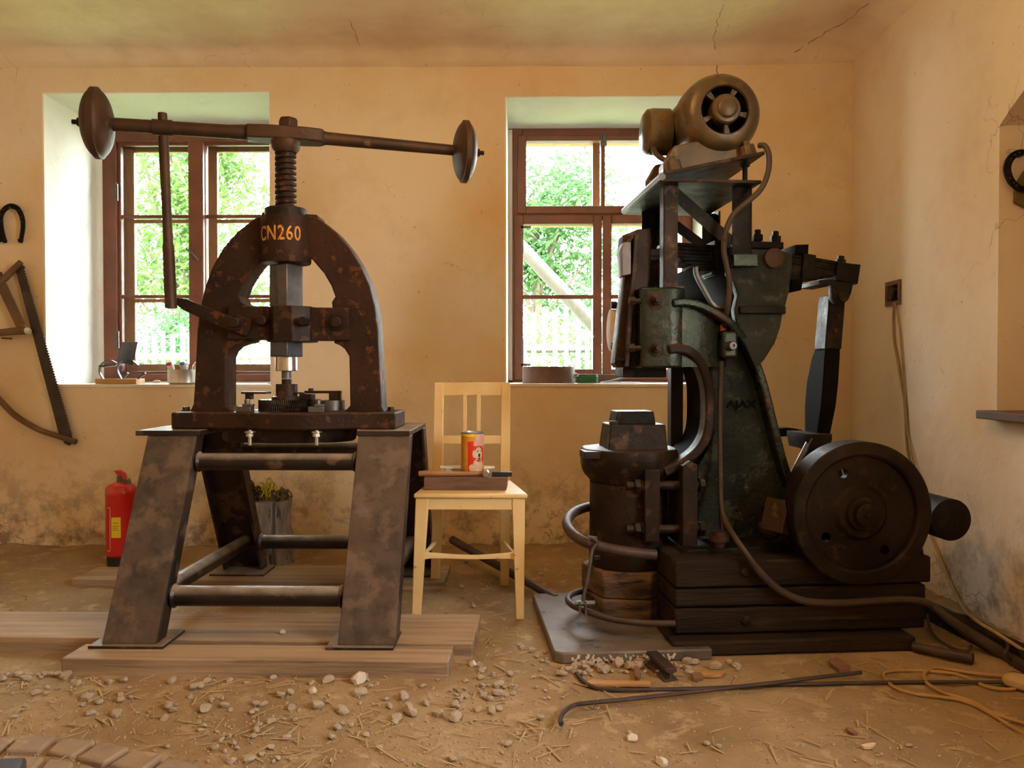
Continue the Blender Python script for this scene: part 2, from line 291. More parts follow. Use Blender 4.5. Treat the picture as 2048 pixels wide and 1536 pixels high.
DUST = (.26, .19, .13)
M = {
 'wall': plaster('limewash plaster', (.80, .66, .47), (.76, .55, .32), (.16, .10, .06)),
 'wall2': plaster('paler side plaster', (.80, .68, .53), (.74, .57, .39), (.18, .12, .08)),
 'crack': mat('open crack', (.24, .15, .09), (.18, .11, .065), rough=.9, scale=20, bump=0),
 'ceiling': plaster('ceiling plaster', (0.8736, 0.7392, 0.5376), (0.7392, 0.5600, 0.3920), (0.2688, 0.1680, 0.1008)),
 'reveal': plaster('whitewashed reveal', (.90, .89, .85), (.84, .82, .76), (.45, .40, .34), crack=False),
 'sill': plaster('sill plaster', (.82, .76, .66), (.76, .66, .52), (.34, .24, .16), crack=False),
 'dirt': mat('packed dirt', (.41, .275, .145), (.27, .175, .088), rough=.97, scale=1.9, bump=1.0, bscale=42, c3=(.44, .305, .168), c3s=13, c3t=.56, spec=.1),
 'sett': mat('worn paving', (.36, .25, .16), (.25, .17, .11), rough=.85, scale=5, bump=.5, c3=(.42, .30, .19), c3s=14, c3t=.55),
 'stone': mat('pebble', (.50, .39, .27), (.30, .22, .15), rough=.9, scale=9, bump=.3),
 'palestone': mat('pale pebble', (.68, .58, .45), (.54, .44, .33), rough=.9, scale=9, bump=.3),
 'plank': mat('dusty plank', (.42, .28, .165), (.23, .145, .082), rough=.85, scale=2.5, bump=.6, stretch=(.5, 9, 9), c3=(.14, .09, .055), c3s=3.2, c3t=.60, dust=(.45, .32, .20), dust_amt=.45, lo=.4, hi=.6),
 'beam': mat('tarred beam', (.010, .006, .004), (.034, .019, .010), rough=.75, scale=2.2, bump=.8, stretch=(.7, 9, 9), c3=(.055, .032, .017), c3s=3, c3t=.57, spec=.2),
 'oakblock': mat('old oak block', (.20, .11, .06), (.075, .040, .024), rough=.8, scale=4, bump=.7, stretch=(2, 2, 8), c3=(.030, .018, .012), c3s=3, c3t=.56, lo=.4, hi=.6),
 'rust': mat('rusty iron', (.046, .020, .010), (.022, .011, .007), rough=.58, metal=.35, scale=6, bump=.35, bscale=55, c3=(.095, .038, .014), c3s=24, c3t=.56, dust=(.13, .075, .042), dust_amt=.5, rvar=.1, spec=.2),
 'rustlever': mat('brown iron lever', (0.0680, 0.0320, 0.0144), (0.0360, 0.0176, 0.0096), rough=.55, metal=.4, scale=8, bump=.2, bscale=50, c3=(0.1280, 0.0680, 0.0240), c3s=16, c3t=.62),
 'stand': mat('dusty black steel', (.040, .022, .014), (.014, .009, .007), rough=.5, metal=.1, scale=4, bump=.2, bscale=40, c3=(.090, .056, .036), c3s=9, c3t=.54, dust=(.34, .25, .18), dust_amt=.8, rvar=.15, spec=.25),
 'pipe': mat('black painted pipe', (.010, .007, .006), (.026, .015, .010), rough=.35, metal=.1, scale=8, bump=.2, c3=(.10, .055, .03), c3s=14, c3t=.60, dust=(.40, .32, .25), dust_amt=.85, spec=.35),
 'blackiron': mat('black iron', (.0055, .0045, .0035), (.013, .010, .007), rough=.5, metal=.2, scale=7, bump=.35, bscale=60, c3=(.030, .019, .011), c3s=14, c3t=.57, rvar=.15, spec=.16),
 'oiliron': mat('oily green-black iron', (.020, .026, .018), (.045, .048, .034), rough=.26, metal=.75, scale=7, bump=.35, bscale=40, c3=(.070, .040, .022), c3s=9, c3t=.58, rvar=.10),
 'column': mat('hammered grey-green iron', (.015, .018, .014), (.040, .042, .034), rough=.36, metal=.6, scale=5, bump=.8, bscale=60, c3=(.060, .064, .052), c3s=16, c3t=.56, rvar=.14),
 'warmiron': mat('brown iron', (.034, .018, .010), (.014, .009, .006), rough=.48, metal=.3, scale=6, bump=.3, bscale=50, c3=(.070, .036, .018), c3s=16, c3t=.56, dust=(.12, .08, .05), dust_amt=.5, rvar=.12, spec=.2),
 'motor': mat('olive brown motor paint', (.098, .060, .022), (.050, .032, .014), rough=.34, metal=.15, scale=4, bump=.15, bscale=50, c3=(.13, .075, .026), c3s=9, c3t=.58, dust=(.19, .13, .045), dust_amt=.5, rvar=.1),
 'flywheel': mat('brown black flywheel iron', (.012, .008, .005), (.030, .019, .011), rough=.48, metal=.45, scale=4, bump=.25, bscale=45, c3=(.040, .025, .014), c3s=18, c3t=.58, rvar=.14, spec=.15),
 'steel': mat('bright steel', (.55, .50, .44), (.42, .37, .32), rough=.28, metal=.9, scale=9, bump=.08),
 'alu': mat('brushed aluminium', (.72, .70, .67), (.64, .62, .58), rough=.3, metal=.85, scale=5, bump=.04, stretch=(1, 1, 12)),
 'dullsteel': mat('dull steel', (.17, .15, .14), (.10, .085, .075), rough=.45, metal=.7, scale=10, bump=.15),
 'bluesteel': mat('blue grey steel', (.10, .10, .115), (.065, .062, .07), rough=.4, metal=.6, scale=8, bump=.1),
 'sawsteel': mat('old saw steel', (.085, .065, .055), (.045, .034, .028), rough=.5, metal=.5, scale=9, bump=.1, c3=(.13, .07, .04), c3s=15, c3t=.62),
 'sawwood': mat('saw wood', (.20, .115, .055), (.12, .065, .033), rough=.6, scale=8, bump=.2, stretch=(1, 1, 1)),
 'palewood': mat('pale worn wood', (.62, .50, .36), (.5, .38, .25), rough=.6, scale=8, bump=.15),
 'orangewood': mat('varnished pine', (.52, .28, .10), (.40, .20, .07), rough=.5, scale=6, bump=.15, stretch=(1, 8, 8)),
 'blockwood': mat('brown hardwood', (.20, .105, .062), (.11, .056, .034), rough=.65, scale=6, bump=.25, stretch=(1, 9, 9), dust=(.30, .20, .14), dust_amt=.4),
 'handlewood': mat('hammer handle ash', (.40, .20, .09), (.28, .125, .055), rough=.5, scale=8, bump=.1, stretch=(1, 9, 9)),
 'chair': mat('peeling cream paint', (.80, .60, .30), (.72, .48, .19), rough=.5, scale=4, bump=.12, c3=(.30, .16, .06), c3s=34, c3t=.655),
 'frame': mat('red brown window paint', (0.1955, 0.0646, 0.0340), (0.1275, 0.0442, 0.0255), rough=.45, scale=5, bump=.15, c3=(0.0850, 0.0340, 0.0221), c3s=12, c3t=.66),
 'outerframe': mat('weathered pine', (.42, .25, .13), (.33, .18, .09), rough=.6, scale=5, bump=.2, stretch=(6, 6, 1)),
 'glass': glass('window glass'),
 'red': mat('red enamel', (.62, .014, .010), (.55, .012, .009), rough=.3, scale=3, bump=0, coat=.5),
 'yellow': mat('yellow label', (.85, .62, .02), (.80, .56, .02), rough=.5, scale=4, bump=0),
 'black': mat('black rubber', (.015, .014, .013), (.022, .02, .018), rough=.55, scale=8, bump=.05),
 'dark': mat('dark iron and painted shade', (.004, .0035, .003), (.007, .006, .005), rough=.8, scale=8, bump=.1, spec=.05),  # near-black iron, doubling as painted shade inside throat, saddle and vents
 'white': mat('white plastic', (.78, .76, .72), (.72, .69, .64), rough=.4, scale=5, bump=0),
 'pink': mat('pale pink print', (.72, .42, .36), (.66, .34, .28), rough=.4, scale=40, bump=0),
 'canorange': mat('orange can print', (.72, .34, .035), (.66, .24, .02), rough=.35, scale=14, bump=0, c3=(.55, .14, .02), c3s=60, c3t=.6),
 'canred': mat('red can print', (.70, .035, .015), (.62, .03, .014), rough=.35, scale=8, bump=0),
 'fur': mat('cream fur print', (.70, .54, .36), (.56, .38, .22), rough=.5, scale=60, bump=0),
 'paint': mat('brushed orange paint', (.62, .27, .03), (.42, .16, .02), rough=.6, scale=40, bump=.1, c3=(.07, .03, .015), c3s=45, c3t=.56),
 'green': mat('green plastic', (.03, .16, .06), (.02, .11, .045), rough=.35, scale=6, bump=0),
 'blue': mat('blue plastic', (.08, .16, .5), (.07, .14, .42), rough=.4, scale=6, bump=0),
 'cord': mat('ochre cord', (.46, .27, .10), (.38, .21, .075), rough=.6, scale=10, bump=.05),
 'hose': mat('dusty brown hose', (.060, .036, .020), (.040, .024, .014), rough=.6, scale=12, bump=.15),
 'palecord': mat('pale cord', (.42, .30, .15), (.33, .22, .10), rough=.7, scale=12, bump=.05),
 'ceramic': mat('yellowed connector', (.56, .40, .20), (.46, .30, .13), rough=.5, scale=10, bump=.1),
 'ironrod': mat('brown iron rod', (.085, .052, .040), (.055, .034, .026), rough=.55, metal=.3, scale=12, bump=.2),
 'stump': mat('grey weathered stump', (.40, .32, .26), (.20, .15, .115), rough=.9, scale=7, bump=1.0, stretch=(3, 3, 1), c3=(.06, .04, .03), c3s=8, c3t=.6),
 'rustchain': mat('rusty chain', (.085, .035, .020), (.05, .022, .014), rough=.6, metal=.4, scale=14, bump=.2),
 'yellowchain': mat('yellow plastic chain', (.52, .44, .03), (.42, .34, .03), rough=.4, scale=10, bump=0),
 'olivechain': mat('soiled yellow chain', (.17, .13, .02), (.09, .06, .02), rough=.5, scale=20, bump=0),
 'bark': mat('tree bark', (.14, .10, .075), (.09, .065, .05), rough=.9, scale=8, bump=.5),
 'leafA': leafmat('light leaves', (0.0630, 0.1350, 0.0288), (0.1080, 0.1800, 0.0468)),
 'leafB': leafmat('mid leaves', (0.0380, 0.0988, 0.0304), (0.0722, 0.1520, 0.0494)),
 'grass': mat('lawn', (.13, .19, .055), (.16, .22, .07), rough=.9, scale=2, bump=.3),
 'fence': mat('bleached fence wood', (.085, .080, .076), (.068, .062, .058), rough=.8, scale=5, bump=.2, stretch=(6, 6, 1)),
 'board': mat('brown shelf board', (.12, .065, .038), (.08, .042, .026), rough=.6, scale=5, bump=.2),
 'straw': mat('straw', (.50, .35, .17), (.38, .25, .12), rough=.8, scale=9, bump=0),
 'chip': mat('bark chip', (.26, .13, .075), (.19, .09, .052), rough=.85, scale=14, bump=.3),
 'hoop': mat('brown hoop iron', (.20, .115, .09), (.13, .075, .06), rough=.6, metal=.1, scale=9, bump=.15),
 'olivewood': mat('olive stained wood', (.17, .115, .025), (.11, .07, .018), rough=.7, scale=9, bump=.3, stretch=(1, 1, 5)),
}
# ================================================================ THE ROOM
YW, YF, YO = 4.20, 4.74, 4.97          # wall face, window frame face, outer face
RX, LX, CZ = 1.70, -3.25, 2.60
LW = (-2.546, -1.339, .867, 2.408)     # openings: x0, x1, z0, z1
RW = (-.105, .992, .870, 2.375)
def rect(x0, x1, z0, z1): return [(x0, z0), (x1, z0), (x1, z1), (x0, z1)]
setting(MB().plate(rect(LX - .2, RX + .75, -.3, CZ + .2), [rect(*LW), rect(*RW)], YW, YO).build('wall_back', M['wall']))
SO = (.20, 1.40, .92, 2.25)              # window in the right wall, level with the camera and outside its view
# right wall with arched recess and the small hole of the socket; (u,z) -> u is world Y
def onx(x0):
    return lambda a, b, c: (c, a, b)
NY0, NY1 = 2.05, 2.909
arch = [(NY1, .795), (NY1, 1.82)] + [(NY1 - (NY1 - NY0) * k / 12, 1.82 + .16 * math.sin(PI * k / 12)) for k in range(1, 12)] + [(NY0, 1.82), (NY0, .795)]
s0, s1 = atx(1774, 587, RX), atx(1803, 587, RX)
SK = (s1.y + .012, s0.y - .012, atx(1788, 611, RX).z + .012, atx(1788, 562, RX).z - .012)
setting(MB().plate(rect(-1.8, YW, -.3, CZ + .2), [arch, rect(*SK), rect(*SO)], RX, RX + .55, mp=onx(RX)).build('wall_right', M['wall2']))
setting(MB().box(RX + .50, RX + .60, NY0 - .1, NY1 + .1, .6, 2.2).build('wall_recess', M['wall2']))
setting(MB().plate(rect(-1.8, YW, -.3, CZ + .2), [], LX - .3, LX, mp=onx(LX)).build('wall_left', M['wall']))
setting(MB().plate(rect(LX - .2, RX + .75, -.3, CZ + .2), [], -1.8, -1.5).build('wall_front', M['wall']))
# ceiling: soft hand-plastered slab with a cove against the back and right walls
mb = MB(); nx, ny = 60, 60; X0, X1, Y0, Y1 = LX - .1, RX + .1, -1.6, YW + .1
def cz(x, y):
    d = min(YW - y, RX - x); z = CZ + .012 * noise.noise(Vector((x * .8, y * .8, 3)))
    if d < .12: z -= .07 * (1 - max(d, 0) / .12) ** 2
    return z
def spread(i, n, a, b):
    t = i / n; return a + (b - a) * (1 - (1 - t) ** 2)
for j in range(ny + 1):
    for i in range(nx + 1):
        x, y = spread(i, nx, X0, X1), spread(j, ny, Y0, Y1); mb.v.append(Vector((x, y, cz(x, y))))
for j in range(ny):
    for i in range(nx):
        a = j * (nx + 1) + i; mb.f.append([a, a + 1, a + nx + 2, a + nx + 1])
setting(mb.build('ceiling', M['ceiling'], smooth=60))
setting(MB().box(LX - .3, RX + .8, -1.9, YO + .05, CZ + .08, CZ + .3).build('roof_slab', M['ceiling']))
# old cracks in the plaster
def crack(n, pts, w, on):
    rg = random.Random(n); P = []
    for k in range(len(pts) - 1):
        for t in range(8): P.append((pts[k][0] + (pts[k + 1][0] - pts[k][0]) * t / 8 + rg.uniform(-2.5, 2.5), pts[k][1] + (pts[k + 1][1] - pts[k][1]) * t / 8 + rg.uniform(-1.5, 1.5)))
    Q = []
    for x, y in P:
        if on == 'wall': p = at(x, y, YW - .0005)
        else:
            p = atz(x, y, CZ - .01)
            for _ in range(3): p = atz(x, y, cz(p.x, p.y) - .0005)
        Q.append(p)
    o = MB().tube(Q, [w * rg.uniform(.35, 1) for _ in Q], 5).build('trim_%d' % n, M['crack']); setting(o)
crack(11, [(1590, 104), (1640, 72), (1690, 44), (1742, 2)], .0024, 'ceiling')
crack(12, [(1430, 98), (1428, 76), (1436, 40), (1449, 4)], .0015, 'ceiling')
crack(13, [(1433, 116), (1434, 150), (1430, 185)], .0028, 'wall')
crack(14, [(1455, 124), (1500, 125), (1545, 122), (1602, 123)], .0032, 'wall')
crack(15, [(1085, 122), (1120, 120), (1165, 121)], .003, 'wall')
crack(16, [(700, 40), (712, 70), (720, 92)], .0014, 'ceiling')
# white plaster window boards on the two sills (uneven, broken front edge)
def sillboard(n, x0, x1, z):
    mb = MB(); k = 60; top = []
    for i in range(k + 1):
        x = x0 + (x1 - x0) * i / k; top.append((x, YW - .004 - .012 * abs(noise.noise(Vector((x * 9, n, 0)))) - .006 * noise.noise(Vector((x * 30, n, 4)))))
    poly = top + [(x1, YO - .1), (x0, YO - .1)]
    mb.prism(poly, z - .012, z + .002, mp=lambda a, b, c: (a, b, c))
    setting(mb.build('trim_%d' % n, M['sill']))
def lining(n, o):
    x0, x1, z0, z1 = o; t = .006; mb = MB(); y0, y1 = YW + .004, YF + .02
    mb.box(x0, x0 + t, y0, y1, z0, z1); mb.box(x1 - t, x1, y0, y1, z0, z1); mb.box(x0 + t, x1 - t, y0, y1, z1 - t, z1)
    mb.box(x0, x0 + .034, YF + .004, YO - .03, z0, z1); mb.box(x1 - .026, x1, YF + .004, YO - .03, z0, z1); mb.box(x0, x1, YF + .004, YO - .03, z1 - .012, z1); mb.box(x0, x1, YF + .004, YO - .03, z0, z0 + .014)
    setting(mb.build('trim_%d' % n, M['reveal'], smooth=0))
lining(3, LW); lining(4, RW)
sillboard(1, LW[0], LW[1], LW[2]); sillboard(2, RW[0], RW[1], RW[2])

# ---------------------------------------------------------------- windows
def PX(px, Y=YF): return at(px, 700, Y).x
def PZ(py, Y=YF): return at(1050, py, Y).z
def frame_bars(mb, x0, x1, z0, z1, w, y0, y1, wb=None, wt=None):
    wb = w if wb is None else wb; wt = w if wt is None else wt
    mb.box(x0, x0 + w, y0, y1, z0, z1); mb.box(x1 - w, x1, y0, y1, z0, z1)
    mb.box(x0 + w, x1 - w, y0, y1, z0, z0 + wb); mb.box(x0 + w, x1 - w, y0, y1, z1 - wt, z1)
def sash(root, name, x0, x1, z0, z1, w, y, bars, m, d=.035, bw=.016, wb=None, wt=None):
    mb = MB(); frame_bars(mb, x0, x1, z0, z1, w, y, y + d, wb, wt)
    for zz in bars: mb.box(x0 + w, x1 - w, y + .004, y + d - .004, zz - bw / 2, zz + bw / 2)
    s = mb.build(name, m, root, bev=.004)
    g = MB(); g.box(x0 + w - .004, x1 - w + .004, y + d / 2 - .0015, y + d / 2 + .0015, z0 + .02, z1 - .02).build('pane', M['glass'], s, smooth=0); return s
def hinge(root, x, z):
    mb = MB(); mb.box(x - .012, x + .012, YF - .006, YF + .002, z - .05, z + .05); mb.cyl((x, YF - .006, z - .04), (x, YF - .006, z + .04), .006)
    mb.build('hinge', M['dullsteel'], root)
# left window: two tall casements with three lights each, second pair outside
w1 = thing('window_1', None, None); w1['kind'] = 'structure'
x0, x1, z0, z1 = LW[0] + .03, LW[1] - .022, LW[2] + .01, LW[3] - .006
mb = MB(); frame_bars(mb, x0, x1, z0, z1, .082, YF, YF + .11, .045, .10); mc = PX(399)
mb.build('window_frame', M['frame'], w1, bev=.004)
bars = [PZ(429), PZ(591)]
sash(w1, 'sash', x0 + .078, mc - .012, z0 + .04, z1 - .095, .022, YF + .02, bars, M['frame'], bw=.020)
sash(w1, 'sash', mc + .012, x1 - .078, z0 + .04, z1 - .095, .022, YF + .02, bars, M['frame'], bw=.020)
MB().box(mc - .058, mc + .030, YF - .012, YF + .03, z0 + .05, z1 - .10).build('mullion', M['frame'], w1, bev=.006)
mb = MB()
mb.tube([at(372, 497, YF - .02), at(384, 507, YF - .05), at(396, 520, YF - .02)], .006, 8); mb.build('window_latch', M['dullsteel'], w1)
yo = YO - .10
mb = MB(); frame_bars(mb, x0, x1, z0, z1, .075, yo - .02, yo + .08, .05, .07); mb.build('outer_frame', M['outerframe'], w1, bev=.003)
ob = [PZ(440, yo), PZ(600, yo)]
for a, b in ((x0 + .07, mc - .005), (mc + .005, x1 - .07)):
    sash(w1, 'outer_sash', a, b, z0 + .045, z1 - .065, .055, yo, ob, M['outerframe'], bw=.022, wb=.06, wt=.06)
hinge(w1, x0 + .082, z0 + .25); hinge(w1, x0 + .082, z1 - .4)
# right window: transom light over two casements
w2 = thing('window_2', None, None); w2['kind'] = 'structure'
x0, x1, z0, z1 = RW[0] + .030, RW[1] - .006, RW[2] + .006, RW[3] - .006
zt = (PZ(412) + PZ(450)) / 2
mb = MB(); frame_bars(mb, x0, x1, z0, z1, .060, YF, YF + .11, .03, .058); mb.box(x0 + .06, x1 - .06, YF, YF + .1, PZ(441), PZ(424))
mb.build('window_frame', M['frame'], w2, bev=.004)
xm = PX(1205)
sash(w2, 'transom_sash', x0 + .03, x1 - .03, PZ(428), z1 - .045, .052, YF - .012, [], M['frame'], wb=.045, wt=.03)
MB().box(xm - .012, xm + .012, YF - .016, YF + .02, PZ(414), PZ(290)).build('transom_bar', M['frame'], w2, bev=.003)
mb = MB(); c = at(1207, 282, YF - .02); mb.box(c.x - .018, c.x + .018, YF - .03, YF, c.z - .03, c.z + .04); mb.cyl(c + Vector((0, -.02, -.035)), c + Vector((0, -.02, .03)), .010)
mb.build('transom_catch', M['dullsteel'], w2)
xc = PX(1204)
for a, b in ((x0 + .012, xc - .003), (xc + .003, x1 - .012)):
    sash(w2, 'sash', a, b, z0 + .012, PZ(431), .052, YF - .014, [PZ(594)], M['frame'], bw=.024, wb=.062, wt=.052)
mb = MB(); c = at(1190, 673, YF - .03); mb.cyl(c, c + Vector((0, .03, 0)), .010); mb.build('sash_knob', M['dullsteel'], w2)
for xx, zz in ((PX(1038), PZ(705)), (PX(1038), PZ(480))):
    hinge(w2, xx, zz)
    mb = MB(); mb.box(xx + .012, xx + .026, YF - .018, YF - .012, zz - .08, zz + .08); mb.box(xx + .012, xx + .07, YF - .018, YF - .012, (zz - .08) if zz < 1.4 else zz + .066, (zz - .066) if zz < 1.4 else zz + .08)
    mb.build('corner_iron', M['dullsteel'], w2)
mb = MB(); frame_bars(mb, x0, x1, z0, z1, .05, yo - .02, yo + .08, .04, .05); mb.box(x0 + .05, x1 - .05, yo, yo + .07, zt - .035, zt + .035)
xmo = PX(1192, yo); mb.box(xmo - .022, xmo + .022, yo, yo + .07, zt + .035, z1 - .05); mb.box(xmo - .022, xmo + .022, yo, yo + .07, z0 + .04, zt - .035)
mb.build('outer_frame', M['outerframe'], w2, bev=.003)

# ---------------------------------------------------------------- floor
def hills(x, y):
    n = noise.noise
    z = .020 * n(Vector((x * 1.3, y * 1.3, 0))) + .012 * n(Vector((x * 4, y * 4, 5))) + .006 * n(Vector((x * 11, y * 11, 9))) + .0035 * n(Vector((x * 27, y * 27, 2)))
    edge = max(0, 1 - (YW - y) / .28); z += .05 * edge * (.5 + .5 * n(Vector((x * 5, 2, 7)))) * (1 if y < YW else 0)
    e2 = max(0, 1 - (RX - x) / .25); z += .05 * e2 * (.5 + .5 * n(Vector((y * 5, 4, 1))))
    return z
HF = Fr((.504, 2.687, 0), 5.4)
def flat(x, y):
    """how far the ground is trodden flat under heavy things (0..1)"""
    k = 0
    def soft(d): return max(0, min(1, 1 - d / .10))
    def inbox(x, y, a, b, c, d): return max(a - x, x - b, c - y, y - d, 0)
    k = max(k, soft(inbox(x, y, -2.3, -.16, 2.42, 2.95)), soft(inbox(x, y, -2.1, -.3, 3.40, 3.76)))
    q = HF.l((x, y, 0)); k = max(k, soft(inbox(q.x, q.y, -.42, 1.05, -.09, .75)))
    k = max(k, soft(inbox(x, y, -.5, .1, 2.98, 3.55)), soft(inbox(x, y, -2.2, -1.8, 3.6, 4.0)), soft(inbox(x, y, -1.4, -1.1, 3.8, 4.1)))
    return k
def ground(x, y):
    k = flat(x, y); return hills(x, y) * (1 - k) - .004 * k
mb = MB()
xs = [LX - .1 + (RX + .2 - LX) * i / 250 for i in range(251)]
ys = []; y = -1.6
while y < YW + .06: ys.append(y); y += .05 if y < 1.6 else .017
for y in ys:
    for x in xs: mb.v.append(Vector((x, y, ground(x, y))))
n_ = len(xs)
for j in range(len(ys) - 1):
    for i in range(n_ - 1):
        a = j * n_ + i; mb.f.append([a, a + 1, a + n_ + 1, a + n_])
fl = mb.build('floor', M['dirt'], smooth=180); setting(fl)
# worn setts at the camera's left foot
mb = MB(); rows = [
 [((-20, 1474), (33, 1472), (-4, 1500), (-50, 1502)), ((40, 1469), (117, 1468), (80, 1500), (6, 1501)), ((123, 1473), (194, 1478), (143, 1512), (90, 1503)),
  ((200, 1482), (262, 1492), (207, 1525), (149, 1515)), ((268, 1496), (330, 1506), (284, 1540), (214, 1529)), ((336, 1512), (400, 1528), (360, 1560), (292, 1545))],
 [((-60, 1512), (0, 1508), (-40, 1545), (-110, 1545)), ((8, 1508), (92, 1512), (58, 1545), (-30, 1545)), ((98, 1514), (150, 1522), (130, 1560), (66, 1556)), ((158, 1526), (222, 1538), (196, 1575), (136, 1566))]]
for r in rows:
    for q in r:
        p = [atz(a, b, .016 + .006 * random.random()) for a, b in q]; c = sum(p, Vector()) / 4
        p = [c + (k - c) * .95 for k in p]; lo = [Vector((k.x, k.y, -.05)) for k in p]
        mb.hexa([lo[3], lo[2], lo[1], lo[0]], [p[3], p[2], p[1], p[0]])
setting(mb.build('floor_paving', M['sett'], bev=.006))

# ================================================================ OUTSIDE
setting(MB().box(-14, 14, -14, 26, -.6, -.32).build('ground_outside', M['grass']))
YFN = 9.0
fn = thing('picket_fence', 'bleached wooden picket fence standing outdoors beyond both windows', 'fence')
px = -24
rnd = random.Random(3)
x = -5.6
while x < 2.6:
    if -3.0 < x < -.45: x += .1; continue
    top = (1.405 if x < -2 else 1.62) + rnd.uniform(-.05, .05); w = rnd.uniform(.022, .032); k = rnd.uniform(-.02, .02)
    mb = MB(); y = YFN + rnd.uniform(-.01, .01)
    mb.hexa([(x - w, y, -.26), (x + w, y, -.26), (x + w, y + .02, -.26), (x - w, y + .02, -.26)], [(x - w + k, y, top), (x + w + k, y, top), (x + w + k, y + .02, top), (x - w + k, y + .02, top)])
    mb.build('picket', M['fence'], fn, bev=.004); x += rnd.uniform(.085, .125) if x < -2 else rnd.uniform(.09, .14)
for zz in (.25, 1.08):
    MB().cyl((-5.8, YFN + .05, zz), (-2.6, YFN + .05, zz + .04), .045).build('rail', M['outerframe'], fn)
    MB().cyl((-.8, YFN + .05, zz + .1), (2.7, YFN + .05, zz + .12), .04).build('rail', M['fence'], fn)
for xx in (-5.4, -3.62, -.6, 2.4): MB().cyl((xx, YFN + .1, -.3), (xx, YFN + .1, 1.3), .055, .05, 10).build('fence_post', M['outerframe'], fn)
# slanting timber outside the right window
a, b = at(1020, 470, 6.2), at(1225, 690, 6.2)
tag(MB().cyl(a + (a - b) * .35, b + (b - a) * 1.6, .052, .060, 12).build('timber_prop', M['fence']), 'slanting bleached timber prop outside the right window, in front of the fence', 'timber')

def tree(name, label, x, y, h, rx, rz, trunk, lm, n, seed, leaf=.09):
    r = random.Random(seed); t = thing(name, label, 'tree', Fr((x, y, -.25)))
    mb = MB(); mb.tube([(0, 0, 0), (.05, .02, h * .35), (-.04, 0, h * .7), (.02, 0, h * .95)], [trunk, trunk * .8, trunk * .5, trunk * .2], 8, 3)
    lobes = []
    for i in range(14):
        a = r.uniform(0, 2 * PI); q = r.uniform(.15, .85); lobes.append((Vector((math.cos(a) * rx * q, math.sin(a) * rx * q * .7, h * (.35 + .6 * r.random()))), r.uniform(.35, .6) * rz))
        mb.tube([(0, 0, lobes[-1][0].z * .6), lobes[-1][0] * .6 + Vector((0, 0, lobes[-1][0].z * .25)), lobes[-1][0]], [trunk * .3, trunk * .2, trunk * .08], 5)
    mb.build('trunk', M['bark'], t)
    cb = MB()
    for i in range(n):
        c, s = r.choice(lobes); d = Vector((r.gauss(0, 1), r.gauss(0, 1), r.gauss(0, 1))).normalized(); p = c + d * s * (r.random() ** .4)
        if p.z < .2: continue
        e = Euler((r.uniform(-.9, .9), r.uniform(-.9, .9), r.uniform(0, 6.28))).to_matrix(); w = leaf * r.uniform(.6, 1.3)
        cb.add([p + e @ Vector(v) * w for v in ((-1, 0, 0), (-.2, -.32, .08), (1, 0, -.05), (-.2, .32, .08))], [[0, 1, 2, 3]])
    cb.build('crown', lm, t, smooth=0); return t
tree('leafy_tree', 'large light green leafy tree beyond the left window', -5.6, 12.6, 5.2, 1.6, 1.5, .14, M['leafA'], 9000, 1)
tree('leafy_tree', 'darker leafy tree partly behind the lightest tree, beyond the left window', -3.3, 16.8, 5.6, 1.7, 1.6, .13, M['leafB'], 7500, 2)
tree('shrub', 'low green shrub just behind the fence at the left window', -4.6, 10.6, 1.9, 1.4, .9, .06, M['leafB'], 5000, 3, .06)
tree('leafy_tree', 'mid green tree beyond the left half of the right window', .2, 13.5, 4.8, 1.5, 1.5, .12, M['leafB'], 7000, 4)
tree('leafy_tree', 'light green tree beyond the right half of the right window, beside the mid green tree', 3.0, 15.6, 4.4, 1.4, 1.4, .11, M['leafA'], 5500, 5)
tree('shrub', 'green shrub behind the fence at the right window', .9, 10.8, 1.8, 1.4, .8, .06, M['leafA'], 4000, 6, .06)

tree('leafy_tree', 'leafy tree outside the side window level with the camera', 5.2, .9, 3.6, 1.3, 1.2, .09, M['leafA'], 5000, 8, .08)
# ================================================================ PLANKS UNDER THE PRESS
def plank(pts, z0, z1, label, dz=0):
    mb = MB(); n = 24; lo = []; hi = []
    (a, b, c, d) = [Vector((p[0], p[1], 0)) for p in pts]       # front left, front right, back right, back left
    front = [a.lerp(b, i / n) for i in range(n + 1)]; back = [c.lerp(d, i / n) for i in range(n + 1)]
    poly = [(p.x, p.y + .004 * noise.noise(Vector((p.x * 7, z1 * 50, 0)))) for p in front] + [(p.x, p.y + .005 * noise.noise(Vector((p.x * 6, 3, z1)))) for p in back]
    mb.prism(poly, z0, z1, mp=lambda a, b, c: (a, b, c))
    return tag(mb.build('plank', M['plank'], bev=.004), label, 'plank', 'planks laid on the dirt under the press')
def g2(px, py, z): p = atz(px, py, z); return (p.x, p.y)
plank([g2(122, 1316, .05), g2(897, 1323, .05), g2(907, 1292, .05), g2(172, 1287, .05)], -.01, .05, 'thick front plank under the near feet of the press stand, its edge rough-sawn')
plank([(-2.25, 2.66), (-.172, 2.600), (-.163, 2.918), (-2.25, 2.93)], -.01, .048, 'wide plank behind the front plank, running out of the picture past the stand')
plank([(-1.985, 3.455), (-.35, 3.43), (-.35, 3.74), (-1.985, 3.675)], -.01, .030, 'rear plank under the far feet of the press stand')

